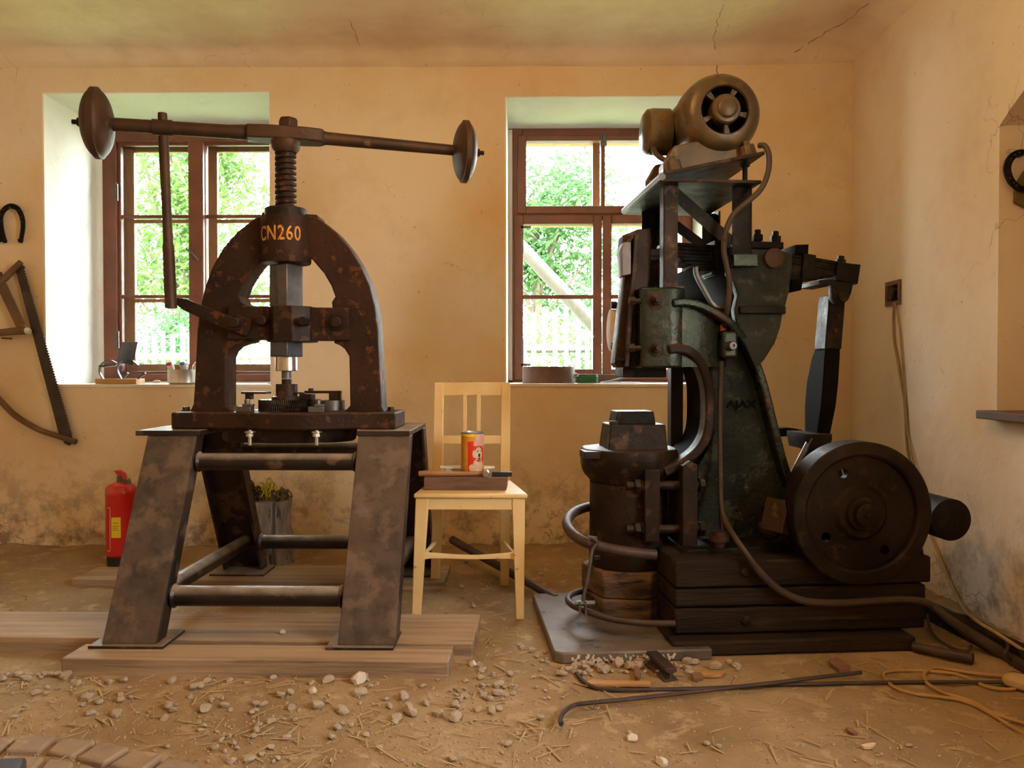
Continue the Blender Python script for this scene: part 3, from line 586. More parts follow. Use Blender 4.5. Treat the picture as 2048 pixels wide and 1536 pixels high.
# ================================================================ PRESS STAND
T = Fr((-.89, 3.10, 0), 0)
st = thing('press_stand', 'heavy dusty steel stand with four splayed channel legs and pipe braces, carrying the press', 'stand', T)
def lx(x): return x + .89
LEG = [(-1.365, -1.188), (-.601, -.414)]
ZT = .706
def leg_y(z, front):
    y = 2.545 + (2.87 - 2.545) * (z - .06) / (ZT - .06); return (y if front else 6.195 - y) - 3.10
for (xa, xb) in LEG:
    for fr_ in (True, False):
        za = .060 if fr_ else .040; s = 1 if fr_ else -1
        mb = MB(); a, b = lx(xa), lx(xb); t = .010 * s; fl_ = .075 * s
        def sec(x0, x1, d0, d1):
            y0, y1 = leg_y(za, fr_), leg_y(ZT, fr_)
            mb.hexa([(x0, y0 + d0, za), (x1, y0 + d0, za), (x1, y0 + d1, za), (x0, y0 + d1, za)], [(x0, y1 + d0, ZT), (x1, y1 + d0, ZT), (x1, y1 + d1, ZT), (x0, y1 + d1, ZT)])
        sec(a, b, 0, t); sec(a, a + .011, t, fl_); sec(b - .011, b, t, fl_)
        lg = mb.build('leg', M['stand'], st, bev=.002)
        y0 = leg_y(za, fr_); mb = MB()
        mb.box(a - .035, b + (.03 if xa < -1 else -.005), min(y0 - .02 * s, y0 + .15 * s), max(y0 - .02 * s, y0 + .15 * s), za - .010, za)
        mb.build('foot_plate', M['stand'], lg, bev=.002)
for a, b in ((-1.408, -1.175), (-.606, -.414)):
    MB().box(lx(a), lx(b), -.235, .225, ZT, ZT + .019).build('top_plate', M['stand'], st, bev=.002)
def weld(mb, p, r): mb.lathe([(-.012, r * .95), (0, r * 1.22), (.012, r * .95)], p, (1, 0, 0), 16)
def cross(z, y, r, x0=-1.188, x1=-.601):
    mb = MB(); mb.cyl((lx(x0), y, z), (lx(x1), y, z), r, n=24); weld(mb, (lx(x0) + .01, y, z), r); weld(mb, (lx(x1) - .01, y, z), r); mb.build('cross_pipe', M['pipe'], st)
cross(.612, leg_y(.612, True) + .050, .031); cross(.184, leg_y(.184, True) + .055, .034)
cross(.612, leg_y(.612, False) - .050, .031); cross(.178, leg_y(.178, False) - .05, .031)
for xx in (-1.255, -.51):
    MB().cyl((lx(xx), leg_y(.18, True) + .028, .18), (lx(xx), leg_y(.18, False) - .028, .172), .031, n=24).build('side_pipe', M['pipe'], st)

# ================================================================ SCREW PRESS
PY = 3.05
P = Fr((at(578.5, 700, PY).x, PY, .7255), 0)
pr = thing('screw_press', 'brown cast iron fly press with a weighted swing lever, standing on the steel stand', 'press', P)
Z0 = P.o.z
def pz(py, v=0): return P.v(578, py, v).z
def pu(px, v=0): return P.v(px, 742, v).x
# base slab with bulging bed
vf, vb = -.12, .12
L_, R_ = pu(341, vf), pu(790, vf)
poly = [(L_, vf), (pu(484, vf), vf), (pu(500, vf), vf - .018), (pu(540, vf), vf - .048), (pu(585, vf), vf - .062), (pu(628, vf), vf - .062), (pu(682, vf), vf - .020), (pu(700, vf), vf), (R_, vf),
        (R_, vb), (.22, vb), (.12, vb + .07), (-.12, vb + .07), (-.22, vb), (L_, vb)]
MB().prism(poly, 0, .0615, mp=lambda a, b, c: (a, b, c)).build('base_slab', M['rust'], pr, bev=.006)
MB().lathe([(-.052, .245), (-.045, .254), (-.004, .260), (0, .262)], (.0, .0, 0), (0, 0, 1), 64, sx=.5, sy=1).build('bed_underside', M['warmiron'], pr)
for bx in (498, 632):
    mb = MB(); u = pu(bx, -.165); mb.cyl((u, -.158, -.055), (u, -.158, 0), .0075, n=12); mb.lathe([(-.024, .014), (-.012, .014)], (u, -.158, 0), n=6); mb.lathe([(-.010, .019), (-.004, .019)], (u, -.158, 0), n=20)
    mb.build('hanging_bolt', M['steel'], pr)
for bx in (372, 782):
    mb = MB(); u = pu(bx, -.02); mb.lathe([(.0615, .018), (.066, .018), (.0661, .013), (.078, .013)], (u, -.02, 0), n=6); mb.build('hold_down_bolt', M['warmiron'], pr)
# arch frame
v0, v1 = -.05, .062
outer = P.uz([(378, 826), (386, 808), (388, 780), (391, 720), (394, 660), (400, 615), (410, 572), (425, 532), (447, 494), (475, 462), (510, 436), (530, 428), (628, 432), (645, 442), (672, 464), (700, 497), (722, 532), (740, 572), (750, 612), (756, 660), (759, 720), (762, 780), (764, 812), (768, 826)], v0)
h1 = P.uz([(540, 507), (522, 520), (503, 542), (487, 569), (478, 592), (483, 603), (495, 613), (495, 640), (664, 640), (664, 612), (663, 604), (670, 593), (662, 571), (647, 546), (624, 519), (606, 507)], v0)
h2 = P.uz([(500, 660), (500, 684), (484, 686), (470, 691), (458, 701), (452, 714), (452, 812), (462, 822), (690, 822), (700, 811), (698, 713), (689, 698), (680, 691), (668, 686), (667, 660)], v0)
def rnd2(l, k=3): return [(q.x, q.y) for q in cat([(a, b, 0) for a, b in l], k, True)]
MB().plate(outer, [h1, h2], v0, v1, .006).build('arch_frame', M['rust'], pr)
# collar with nut housing and painted number
vc = -.035; r0 = .0925
mb = MB(); mb.lathe([(pz(521, vc - r0), r0 * .97), (pz(518, vc - r0), r0), (pz(432, vc - r0), r0), (pz(426, vc - r0), r0 * .985)], (0, vc, 0), (0, 0, 1), 48)
cl = mb.build('collar', M['rust'], pr)
mb = MB(); mb.plate(P.uz([(524, 428), (530, 424), (634, 430), (638, 436), (637, 462), (526, 450)], -.03), [], -.04, .07, .004); mb.build('collar_shoulder', M['rust'], cl)
mb = MB(); zt_, zb_ = pz(411, -.10), pz(428, -.10); mb.lathe([(zb_, .078), (zt_ - .004, .078), (zt_, .074), (zt_, .042)], (0, vc, 0), (0, 0, 1), 48, cap=False); mb.build('cap_ring', M['warmiron'], cl)
zc = pz(466, vc - r0); rr = r0 + .0004
def bend(x, y, z):
    a = (x - .004) / rr; return ((rr + z) * math.sin(a), vc - (rr + z) * math.cos(a), zc + y * 1.02)
mb = MB(); mb.text('CN260', .074, lambda x, y, z: bend(x * .74, y, z), .0006, 3, .0009, 1.10)
tag(mb.build('lettering', M['paint'], cl, smooth=0), 'orange brushed number')
# screw with square thread
def thread(z0, z1, name, rc=.0305, ro=.0395, pitch=.0212, parent=None):
    def fn(a, z):
        t = (z / pitch - a / (2 * PI)) % 1; return ro if t < .52 else rc
    mb = MB(); mb.field((0, vc, 0), z0, z1, 40, int((z1 - z0) / pitch * 12), fn); return mb.build(name, M['rust'], pr, smooth=30)
thread(zt_ - .002, pz(297, vc), 'screw'); 
mb = MB(); mb.lathe([(pz(306, vc), .040), (pz(298, vc), .052), (pz(283, vc), .054)], (0, vc, 0), (0, 0, 1), 32); mb.build('screw_flange', M['rustlever'], pr)
thread(pz(543, vc), pz(519, vc), 'screw', .026, .034)
# ram: square bar above and below the crosshead
def ram(za, zb, s, name, m, rz=-27): 
    mb = MB(); mb.rbox((0, vc, (za + zb) / 2), (s, s, zb - za), rz); return mb.build(name, m, pr, bev=.004)
ra = ram(pz(616), pz(533), .088, 'upper_ram', M['dullsteel'])
mb = MB(); rg = random.Random(5); pts = []
ca, sa = math.cos(math.radians(-27)), math.sin(math.radians(-27))
for i in range(16):
    t = i / 15; x = -.012 + .012 * t + .003 * math.sin(i * 2.1); y = -.0445
    pts.append((x * ca - y * sa, vc + x * sa + y * ca, pz(537) + (pz(611) - pz(537)) * t))
mb.tube(pts, [.002 + .0012 * rg.random() for _ in pts], 6, 2); mb.build('grease_streak', M['black'], ra)
ram(pz(714), pz(676), .086, 'lower_ram', M['bluesteel'])
ve = vc
mb = MB(); mb.lathe([(pz(742), .040), (pz(741), .042), (pz(716), .042), (pz(713), .040)], (0, ve, 0), (0, 0, 1), 36); mb.build('tool_holder', M['steel'], pr)
mb = MB(); mb.lathe([(pz(757), .0185), (pz(742), .0185)], (0, ve, 0), (0, 0, 1), 28); mb.build('punch', M['dullsteel'], pr)
# crosshead
vx = -.075
poly = P.uz([(454, 634), (458, 611), (697, 616), (699, 680), (455, 678)], vx)
cr = MB().plate(poly, [], vx, .075, .003).build('crosshead', M['rust'], pr)
mb = MB(); za, zb = pz(683, -.12), pz(611, -.12)
mb.lathe([(za, .094), (zb, .094)], (.024, -.035, 0), (0, 0, 1), 8, a0=math.radians(14)); mb.build('crosshead_block', M['warmiron'], cr, bev=.003)
for bx, by, r in ((527, 642, .018), (615, 644, .017), (675, 645, .020)):
    mb = MB(); c = P.v(bx, by, vx); ex = .035 if bx != 615 else .07
    if bx == 675: mb.cyl((c.x, vx - .004, c.z), (c.x, vx, c.z), .034, n=28); mb.cyl((c.x, vx - .012, c.z), (c.x, vx, c.z), .028, n=6)
    mb.lathe([(0, r), (ex - .003, r), (ex, r * .85)], (c.x, vx, c.z), (0, -1, 0), 20); mb.build('bolt', M['warmiron'], cr)
# stop lever on the crosshead
va = -.105
poly = P.uz([(326, 591), (345, 594), (372, 598), (470, 637), (484, 646), (478, 660), (461, 661), (447, 656), (399, 635), (366, 620), (345, 603)], va)
sl = MB().plate(poly, [], va, va + .014, .002).build('stop_lever', M['rust'], pr)
mb = MB(); c = P.v(480, 651, va); mb.rbox((c.x, va + .022, c.z), (.062, .012, .062), 0, 18); mb.build('square_washer', M['rust'], sl, bev=.002)
mb = MB(); c = P.v(467, 645, va - .03); mb.lathe([(0, .019), (.06, .019), (.063, .016)], (c.x, va + .03, c.z), (0, -1, 0), 20); mb.build('bolt', M['warmiron'], sl)
# dies on the bed
zb0 = .0615
def ribbed(a, z): return .116 if (a * 96 / (2 * PI) + z * 22) % 1 < .5 else .112
mb = MB(); mb.field((.0, .005, 0), zb0, pz(801, -.11), 384, 6, ribbed); gear = mb.build('ribbed_die_bed', M['warmiron'], pr, smooth=20)
zg = pz(801, -.11)
mb = MB(); mb.lathe([(zg, .055), (zg + .012, .055), (zg + .014, .040), (pz(768, -.04), .040), (pz(768, -.04), .0185), (pz(758, -.02), .0185)], (0, ve, 0), (0, 0, 1), 32); mb.build('lower_die', M['warmiron'], pr)
for n_, c_, sz_, r_ in (('clamp_strap', (-.125, -.01, zg + .026), (.10, .05, .008), -8), ('packing_block', (-.150, -.012, zg + .012), (.022, .03, .022), -8), ('clamp_strap', (.125, .02, zg + .028), (.14, .03, .010), 4),
        ('packing_block', (.172, .02, zg + .010), (.045, .03, .03), 4), ('packing_block', (.085, -.06, zg + .012), (.052, .03, .022), -16), ('clamp_strap', (.040, -.05, zg + .026), (.07, .02, .006), -20)):
    MB().rbox(c_, sz_, r_).build(n_, M['warmiron'], pr, bev=.002)
MB().cyl((.075, .03, zg + .03), (.075, .03, zg + .042), .010, n=6).build('strap_nut', M['warmiron'], pr)
mb = MB(); mb.ring([(zb0, .050), (zb0 + .040, .050), (zb0 + .040, .036), (zb0, .036)], (.155, .03, 0)); mb.build('spacer_ring', M['dullsteel'], pr)
def dog(px, v, rz):
    u = pu(px, v); mb = MB(); mb.rbox((u, v, zb0 + .011), (.058, .032, .022), rz); mb.rbox((u + .012, v, zb0 + .026), (.040, .026, .008), rz + 5)
    mb.lathe([(zb0 + .022, .011), (zb0 + .048, .011)], (u + .008, v, 0), n=6); mb.build('clamp_dog', M['dullsteel'], pr, bev=.002)
dog(490, -.09, -8); dog(632, -.10, 12); dog(672, .04, 5)
# swing lever (turned 14 degrees so its left end comes towards the camera)
yaw = math.radians(14); cy, sy = math.cos(yaw), math.sin(yaw); ZL = P.v(578, 272, 0).z
zl = 1.837 - Z0
def lv(u, v=0, w=0): return Vector((u * cy - v * sy, vc * 0 + .0 + u * sy + v * cy, zl + w))
mb = MB()
q = [(-.150, -.040), (-.060, -.050), (.060, -.050), (.118, -.040), (.132, -.030), (.132, .030), (.118, .040), (.060, .05), (-.06, .05), (-.15, .04)]
mb.prism([(a, b) for a, b in q], -.025, .025, mp=lambda a, b, c: lv(a, b, c)); lever = mb.build('swing_lever', M['rustlever'], pr, bev=.005)
mb = MB(); mb.lathe([(0, .024), (.49, .026)], lv(-.62), lv(.1) - lv(0), 24); mb.build('lever_arm', M['rustlever'], lever)
mb = MB(); mb.lathe([(0, .028), (.02, .0245), (.52, .0205)], lv(.125, 0, -.001), lv(1, 0, -.03) - lv(0), 24); mb.build('lever_arm', M['rustlever'], lever)
mb = MB(); mb.lathe([(pz(258, 0), .038), (pz(241, 0), .038), (pz(236.5, 0), .030)], (0, 0, 0), (0, 0, 1), 6, a0=.4); mb.build('top_nut', M['rustlever'], lever, bev=.003)
def lens(c, R, t, sgn):
    ax = (lv(1) - lv(0)); prof = []
    for i in range(25):
        h = -1 + 2 * i / 24; h = math.copysign(abs(h) ** .8, h); r = R * .97 * (1 - abs(h) ** 2.1) ** .55
        prof.append((t * h, max(.001, r)))
    prof = [p for p in prof if abs(p[0]) > .011]; k = len(prof) // 2
    prof = prof[:k] + [(-.0105, R * .965), (-.010, R), (.010, R), (.0105, R * .965)] + prof[k:]
    mb = MB(); mb.lathe(prof, c, ax, 64); w = mb.build('weight', M['rustlever'], lever, smooth=50)
    mb = MB(); d = ax.normalized() * sgn
    mb.lathe([(0, .016), (.016, .016), (.0162, .009), (.034, .009)], c + d * (t - .004), d, 6); mb.build('end_nut', M['warmiron'], w)
lens(lv(-.667), .126, .054, -1); lens(lv(.681, 0, -.020), .122, .048, 1)
# hanging handle rod
a = lv(-.447, 0, .052); t0 = P.v(347, 617, (a.y)); b = Vector((t0.x, a.y - .02, t0.z)); d = b - a
mb = MB(); mb.tube([a, a + d * .02, a + d * .10], [.016, .017, .015], 14); mb.tube([a + d * .12, a + d * .5, a + d * .68], [.0185, .0165, .0175], 16); mb.tube([a + d * .672, a + d * .68, a + d], [.019, .0205, .0215], 18)
mb.lathe([(-.034, .0285), (.034, .0285)], lv(-.447), lv(1) - lv(0), 24)
mb.build('handle_rod', M['rustlever'], lever)

# ================================================================ CHAIR
C = Fr((-.215, 3.22, 0), 0)
ch = thing('kitchen_chair', 'old cream and yellow painted wooden chair between the press and the power hammer', 'chair', C)
def cp(px, py, Y): return C.l(at(px, py, Y))
YFt, YB = 3.03, 3.40
zs = cp(940, 987, YFt).z
fl_, fr2 = cp(827, 987, YFt - .01), cp(1056, 985, YFt - .01); br_, bl_ = cp(1022, 958, YB), cp(862, 960, YB)
MB().hexa([(fl_.x, fl_.y, zs - .018), (fr2.x, fr2.y, zs - .018), (br_.x, br_.y, zs - .018), (bl_.x, bl_.y, zs - .018)], [(fl_.x, fl_.y, zs), (fr2.x, fr2.y, zs), (br_.x, br_.y, zs), (bl_.x, bl_.y, zs)]).build('seat', M['chair'], ch, bev=.006)
def leg4(t0, t1, b0, b1, d, name='leg'):
    """front-face corners top/bottom plus thickness"""
    vs = [b0, b1, b1 + Vector((0, d * .75, 0)), b0 + Vector((0, d * .75, 0))]; tt = [t0, t1, t1 + Vector((0, d, 0)), t0 + Vector((0, d, 0))]
    return MB().hexa(vs, tt).build(name, M['chair'], ch, bev=.003)
zb = -.004 
def gl(px, Y): q = cp(px, 1240, Y); return Vector((q.x, q.y, zb))
def tl(px, Y, z): q = cp(px, 993, Y); return Vector((q.x, q.y, z))
leg4(tl(831, YFt, zs - .018), tl(857, YFt, zs - .018), gl(823, YFt - .01), gl(840, YFt - .01), .042)
leg4(tl(1024, YFt, zs - .018), tl(1050, YFt, zs - .018), gl(1032, YFt - .01), gl(1048, YFt - .01), .042)
def back_leg(xa_t, xb_t, xa_s, xb_s, xa_b, xb_b):
    zt3 = cp(900, 766, 3.45).z; z_s = .43
    def pt(px, Y, z): q = cp(px, 900, Y); return Vector((q.x, q.y, z))
    mb = MB(); rows = [(pt(xa_b, 3.50, zb), pt(xb_b, 3.50, zb), .030), (pt(xa_s, YB - .01, .30), pt(xb_s, YB - .01, .30), .036), (pt(xa_s, YB, z_s), pt(xb_s, YB, z_s), .036), (pt(xa_t, 3.45, zt3), pt(xb_t, 3.45, zt3), .026)]
    vs = []; fs = []
    for p, q, d in rows: vs += [p, q, q + Vector((0, d, 0)), p + Vector((0, d, 0))]
    for i in range(3):
        for k in range(4): fs.append([4 * i + k, 4 * i + (k + 1) % 4, 4 * i + 4 + (k + 1) % 4, 4 * i + 4 + k])
    fs += [[3, 2, 1, 0], [12, 13, 14, 15]]; mb.add(vs, fs); return mb.build('leg', M['chair'], ch, bev=.003)
back_leg(869, 887, 864, 884, 860, 877); back_leg(1003, 1020, 1000, 1020, 1001, 1018)
def slat(x0, x1, y0, y1, name, d=.018):
    Y = 3.405 + (960 - (y0 + y1) / 2) * .00024 + .004
    a, b = cp(x0, y0, Y), cp(x1, y1, Y); MB().box(a.x, b.x, a.y, a.y + d, b.z, a.z).build(name, M['chair'], ch, bev=.002)
slat(868.5, 1020, 765, 791, 'top_rail', .024); slat(880, 1008, 872, 888, 'middle_rail')
slat(925.5, 933.5, 788, 875, 'back_slat', .012); slat(953, 961, 788, 875, 'back_slat', .012)
mb = MB(); a, b = cp(845, 993, YFt + .004), cp(1035, 1020, YFt + .004); mb.box(a.x, b.x, a.y, a.y + .02, b.z, a.z + .004); mb.build('apron', M['chair'], ch, bev=.002)
for t_, b_ in ((842, 872), (1036, 1010)):
    p, q = tl(t_, YFt + .03, zs - .018), tl(b_, YB, zs - .018)
    MB().hexa([p + Vector((-.009, 0, -.06)), p + Vector((.009, 0, -.06)), q + Vector((.009, 0, -.06)), q + Vector((-.009, 0, -.06))], [p + Vector((-.009, 0, 0)), p + Vector((.009, 0, 0)), q + Vector((.009, 0, 0)), q + Vector((-.009, 0, 0))]).build('apron', M['chair'], ch, bev=.002)
pa, pb = cp(846, 1113, YFt + .02), cp(1031, 1112, YFt + .02)
mb = MB(); pts = []
for i in range(13):
    t = i / 12; w = .002 * math.sin(t * 9); pts.append((pa.x + (pb.x - pa.x) * t, pa.z + w + .004 * (2 * t - 1) ** 4))
mb.ribbon(pts, [.022 - .008 * math.sin(PI * i / 12) + (.008 if i in (0, 12) else 0) for i in range(13)], pa.y - .008, pa.y + .012); mb.build('stretcher', M['chair'], ch, bev=.002)
for xf, xb_ in ((841, 869), (1035, 1008)):
    p, q = cp(xf, 1112, YFt + .03), cp(xb_, 1085, YB + .02)
    MB().tube([p, p.lerp(q, .5) + Vector((0, 0, -.006)), q], [.011, .008, .011], 8, 4).build('stretcher', M['chair'], ch)
# --- things on the chair
zc0 = zs
bk = Fr((at(930, 960, 3.13).x, 3.17, zc0), -1)
a, b = bk.l(at(848, 978, 3.12)), bk.l(at(1013, 950, 3.12))
ztop = .050
tag(MB().box(a.x, b.x, -.06, .075, .0005, ztop).build('wood_block', M['blockwood'], fr=bk, bev=.003), 'brown hardwood block lying across the chair seat', 'block')
hz = zc0 + ztop
Hm = Fr((at(900, 945, 3.135).x, 3.135, hz), 1)
hm = thing('hammer', 'wooden handled hammer lying on the hardwood block, in front of the food can', 'hammer', Hm)
def hp(px): return Hm.l(at(px, 946, 3.135)).x
MB().tube([(hp(838), 0, .012), (hp(860), 0, .013), (hp(900), 0, .0115), (hp(950), 0, .0115), (hp(972), 0, .0115)], [.0105, .0125, .011, .0098, .0095], 14, 3).build('handle', M['handlewood'], hm)
mb = MB(); x = hp(972); mb.lathe([(-.030, .0125), (-.027, .0142), (-.010, .0142), (-.006, .011), (.004, .013), (.03, .013), (.06, .006)], (x, 0, .0145), (0, 1, 0), 8, a0=PI / 8); mb.build('head', M['steel'], hm, bev=.001)
Pb = Fr((at(1004, 945, 3.15).x, 3.15, hz), -2)
tag(MB().box(Pb.l(at(984, 945, 3.15)).x, Pb.l(at(1024, 945, 3.15)).x, -.014, .014, .0005, .018).build('steel_bar', M['black'], fr=Pb, bev=.002), 'short black steel bar sticking out over the block edge beside the hammer head', 'bar')
Yc = 3.205
K = Fr((at(945, 900, Yc).x, Yc, hz), 0)
can = thing('food_can', 'opened orange and red dog food can standing on the hardwood block', 'can', K)
kr = .0455; kh = K.v(945, 863, 0).z
mb = MB(); mb.lathe([(.0005, kr * .97), (.002, kr * 1.03), (.005, kr * 1.03), (.007, kr), (kh - .006, kr), (kh - .004, kr * 1.03), (kh, kr * 1.03), (kh, kr * .95), (kh - .02, kr * .94)], (0, 0, 0), (0, 0, 1), 48, cap=False)
mb.lathe([(.001, .001), (.001, kr * .97)], (0, 0, 0), (0, 0, 1), 48, cap=False); mb.build('tin_body', M['alu'], can)
def kpatch(poly, dr, m, name, parent=can, sub=14):
    """printed patch wrapped on the can: outline in (angle deg, height fraction)"""
    mb = MB(); n = len(poly); cx = sum(p[0] for p in poly) / n; cyy = sum(p[1] for p in poly) / n
    def w(a, h):
        t = math.radians(a); r = kr + dr; return (r * math.sin(t), -r * math.cos(t), .008 + (kh - .015) * h)
    rings = []
    for s in range(6):
        k = 1 - s / 5.; rings.append([w(cx + (p[0] - cx) * k, cyy + (p[1] - cyy) * k) for p in poly])
    vs = sum(rings, []); fs = []
    for s in range(5):
        for i in range(n): j = (i + 1) % n; fs.append([s * n + i, s * n + j, (s + 1) * n + j, (s + 1) * n + i])
    mb.add(vs, fs); return mb.build(name, m, parent, smooth=180)
def dense(poly, k=8):
    out = []
    for i in range(len(poly)):
        a, b = poly[i], poly[(i + 1) % len(poly)]; out += [(a[0] + (b[0] - a[0]) * t / k, a[1] + (b[1] - a[1]) * t / k) for t in range(k)]
    return out
def oval(cx, cy_, rx, ry, n=20): return [(cx + rx * math.cos(2 * PI * i / n), cy_ + ry * math.sin(2 * PI * i / n)) for i in range(n)]
mb = MB(); mb.lathe([(.008, kr + .0004), (kh - .007, kr + .0004)], (0, 0, 0), (0, 0, 1), 64, cap=False); lab = mb.build('label', M['canorange'], can)
kpatch(dense([(-20, .0), (70, .0), (70, .62), (20, .80), (0, .82), (-20, .80)]), .0008, M['canred'], 'red_panel', lab)
kpatch(dense([(18, .99), (80, .99), (80, .70), (10, .70), (10, .80), (18, .82)]), .0010, M['pink'], 'pink_banner', lab)
kpatch(dense([(-85, .99), (16, .99), (16, .93), (-85, .95)]), .0009, M['yellow'], 'yellow_band', lab)
dg = kpatch(oval(36, .50, 22, .17), .0014, M['fur'], 'dog_picture', lab)
for q, m, d in ((oval(12, .50, 8, .10), 'fur', .0013), (oval(35, .19, 30, .21), 'fur', .0012), (oval(2, .15, 16, .09), 'fur', .0013), (oval(38, .46, 6, .050), 'black', .0020), (oval(38, .38, 8, .018), 'black', .0019), (oval(30, .57, 3.0, .018), 'black', .0020), (oval(47, .57, 3.0, .018), 'black', .0020), (oval(36, .33, 14, .03), 'canred', .0019)):
    kpatch(q, d, M[m], 'dog_picture', lab)
kpatch(dense([(-80, .02), (-30, .02), (-30, .07), (-80, .07)]), .0009, M['black'], 'small_print', lab)
mb = MB(); q = lambda x, z: (kr * .8 * x, z)
Tr = Fr((at(932, 935, 3.265).x, 3.255, hz), 0)
tr = thing('plastic_tray', 'small white plastic tray behind the food can', 'tray', Tr)
a, b = Tr.l(at(890, 940, 3.26)).x, Tr.l(at(977, 940, 3.26)).x
MB().tube([(a, -.02, .022), (b, -.02, .022), (b, .03, .022), (a, .03, .022)], .004, 8, 4, True).build('rim', M['white'], tr)
MB().hexa([(a + .01, -.018, .001), (b - .01, -.018, .001), (b - .01, .02, .001), (a + .01, .02, .001)], [(a + .004, -.02, .02), (b - .004, -.02, .02), (b - .004, .028, .02), (a + .004, .028, .02)]).build('body', M['white'], tr, bev=.003)

# ================================================================ FIRE EXTINGUISHER
Ye = 3.86
E = Fr((at(243, 1100, Ye).x, Ye, 0), 0)
ex = thing('fire_extinguisher', 'red fire extinguisher on the floor behind the left leg of the press stand', 'fire extinguisher', E)
re_ = .070
def ez(py): return E.v(243, py, -re_).z
mb = MB(); mb.lathe([(ez(1117), re_ * .9), (ez(1113), re_), (ez(994), re_), (ez(992), re_ * 1.02), (ez(988), re_), (ez(980), re_), (ez(974), re_ * .86), (ez(970), re_ * .55), (ez(967), .022)], (0, 0, 0), (0, 0, 1), 40); cy_ = mb.build('cylinder', M['red'], ex)
MB().lathe([(-.012, re_ * .93), (ez(1116), re_ * .93)], (0, 0, 0), (0, 0, 1), 40).build('base_ring', M['black'], ex)
def epatch(px0, px1, y0, y1, m, name, dr=.0008):
    mb = MB(); a0 = math.asin(max(-.999, E.v(px0, y0, -re_).x / re_)); a1 = math.asin(min(.999, E.v(px1, y0, -re_).x / re_)); n = 8; r = re_ + dr
    vs = []; fs = []
    for i in range(n + 1):
        a = a0 + (a1 - a0) * i / n
        for z in (ez(y1), ez(y0)): vs.append((r * math.sin(a), -r * math.cos(a), z))
    for i in range(n): fs.append([2 * i, 2 * i + 2, 2 * i + 3, 2 * i + 1])
    mb.add(vs, fs); return mb.build(name, m, cy_, smooth=180)
epatch(222.5, 240, 1035, 1076, M['yellow'], 'yellow_label')
for q in ((213, 219, 1015.5, 1017), (219, 220, 1017, 1102), (213, 219, 1102, 1103.5)): epatch(*q, M['white'], 'printed_outline', .0009)
for q in ((226, 236, 1046, 1047), (225, 237, 1052, 1053), (225, 235, 1056, 1057), (225, 237, 1060, 1061)): epatch(*q, M['dullsteel'], 'label_print', .0013)
mb = MB(); c = lambda x, y, v=0: E.v(x, y, v)
mb.cyl((0, 0, ez(972)), (0, 0, ez(955)), .020, .018, 16); mb.plate(E.uz([(230, 978), (232, 966), (240, 958), (258, 957), (262, 971), (250, 968), (240, 972), (238, 980)], 0), [], -.014, .014, .002); mb.build('valve', M['dullsteel'], ex)
mb = MB(); mb.plate(E.uz([(229, 941), (240, 940), (250, 947), (254, 958), (250, 964), (242, 964), (241, 954), (233, 945)], 0), [], -.013, .013, .002); mb.build('squeeze_lever', M['red'], ex)
mb = MB(); k = [c(258 + 5 * math.cos(t * PI / 6), 956 + 4 * math.sin(t * PI / 6), -.02) for t in range(12)]; mb.tube(k, .0016, 6, 1, True); mb.build('pin_ring', M['steel'], ex)

# ================================================================ STUMP AND CHAINS
S = Fr((at(538, 1100, 3.93).x, 3.93, 0), 0)
def sz(py): return S.v(538, py, -.06).z
zt4 = sz(1003)
def srad(a, z):
    t = z / zt4; r = .106 + .020 * (1 - t) ** 2 + .008 * noise.noise(Vector((math.cos(a) * 2, math.sin(a) * 2, z * 7))) + .005 * noise.noise(Vector((math.cos(a) * 9, math.sin(a) * 9, z * 20)))
    d = abs(((a - math.radians(-62) + PI) % (2 * PI)) - PI)
    if d < .10: r -= .035 * (1 - d / .10)
    return r
tag(MB().field((0, 0, 0), -.01, zt4, 96, 30, srad).build('tree_stump', M['stump'], fr=S, smooth=60), 'weathered grey tree stump standing at the wall behind the press stand', 'stump')
def chain(name, label, m, x0, x1, n, seed, r=.017, w=.0035, hgt=.05):
    rr_ = random.Random(seed); mb = MB()
    for i in range(n):
        c = Vector((rr_.uniform(x0, x1), rr_.uniform(-.07, .06), zt4 + .012 + hgt * rr_.random() ** 1.3)); e = Euler((rr_.uniform(0, 3), rr_.uniform(0, 3), rr_.uniform(0, 3))).to_matrix()
        k = [c + e @ Vector((r * 1.5 * math.cos(t * PI / 6), r * .8 * math.sin(t * PI / 6), 0)) for t in range(12)]
        for q in k: q.z = max(q.z, zt4 + w)
        mb.tube(k, w, 6, 1, True)
    return tag(mb.build(name, m, fr=S, smooth=60), label, 'chain')
chain('chain', 'rusty brown chain heaped on the stump beside the yellow chain', M['rustchain'], -.10, -.03, 26, 1, hgt=.06)
chain('chain', 'bright yellow plastic chain heaped on the middle of the stump', M['yellowchain'], -.035, .025, 24, 2, w=.003, hgt=.07)
chain('chain', 'soiled dark yellow chain on the split side of the stump', M['olivechain'], .03, .095, 16, 3, hgt=.025)

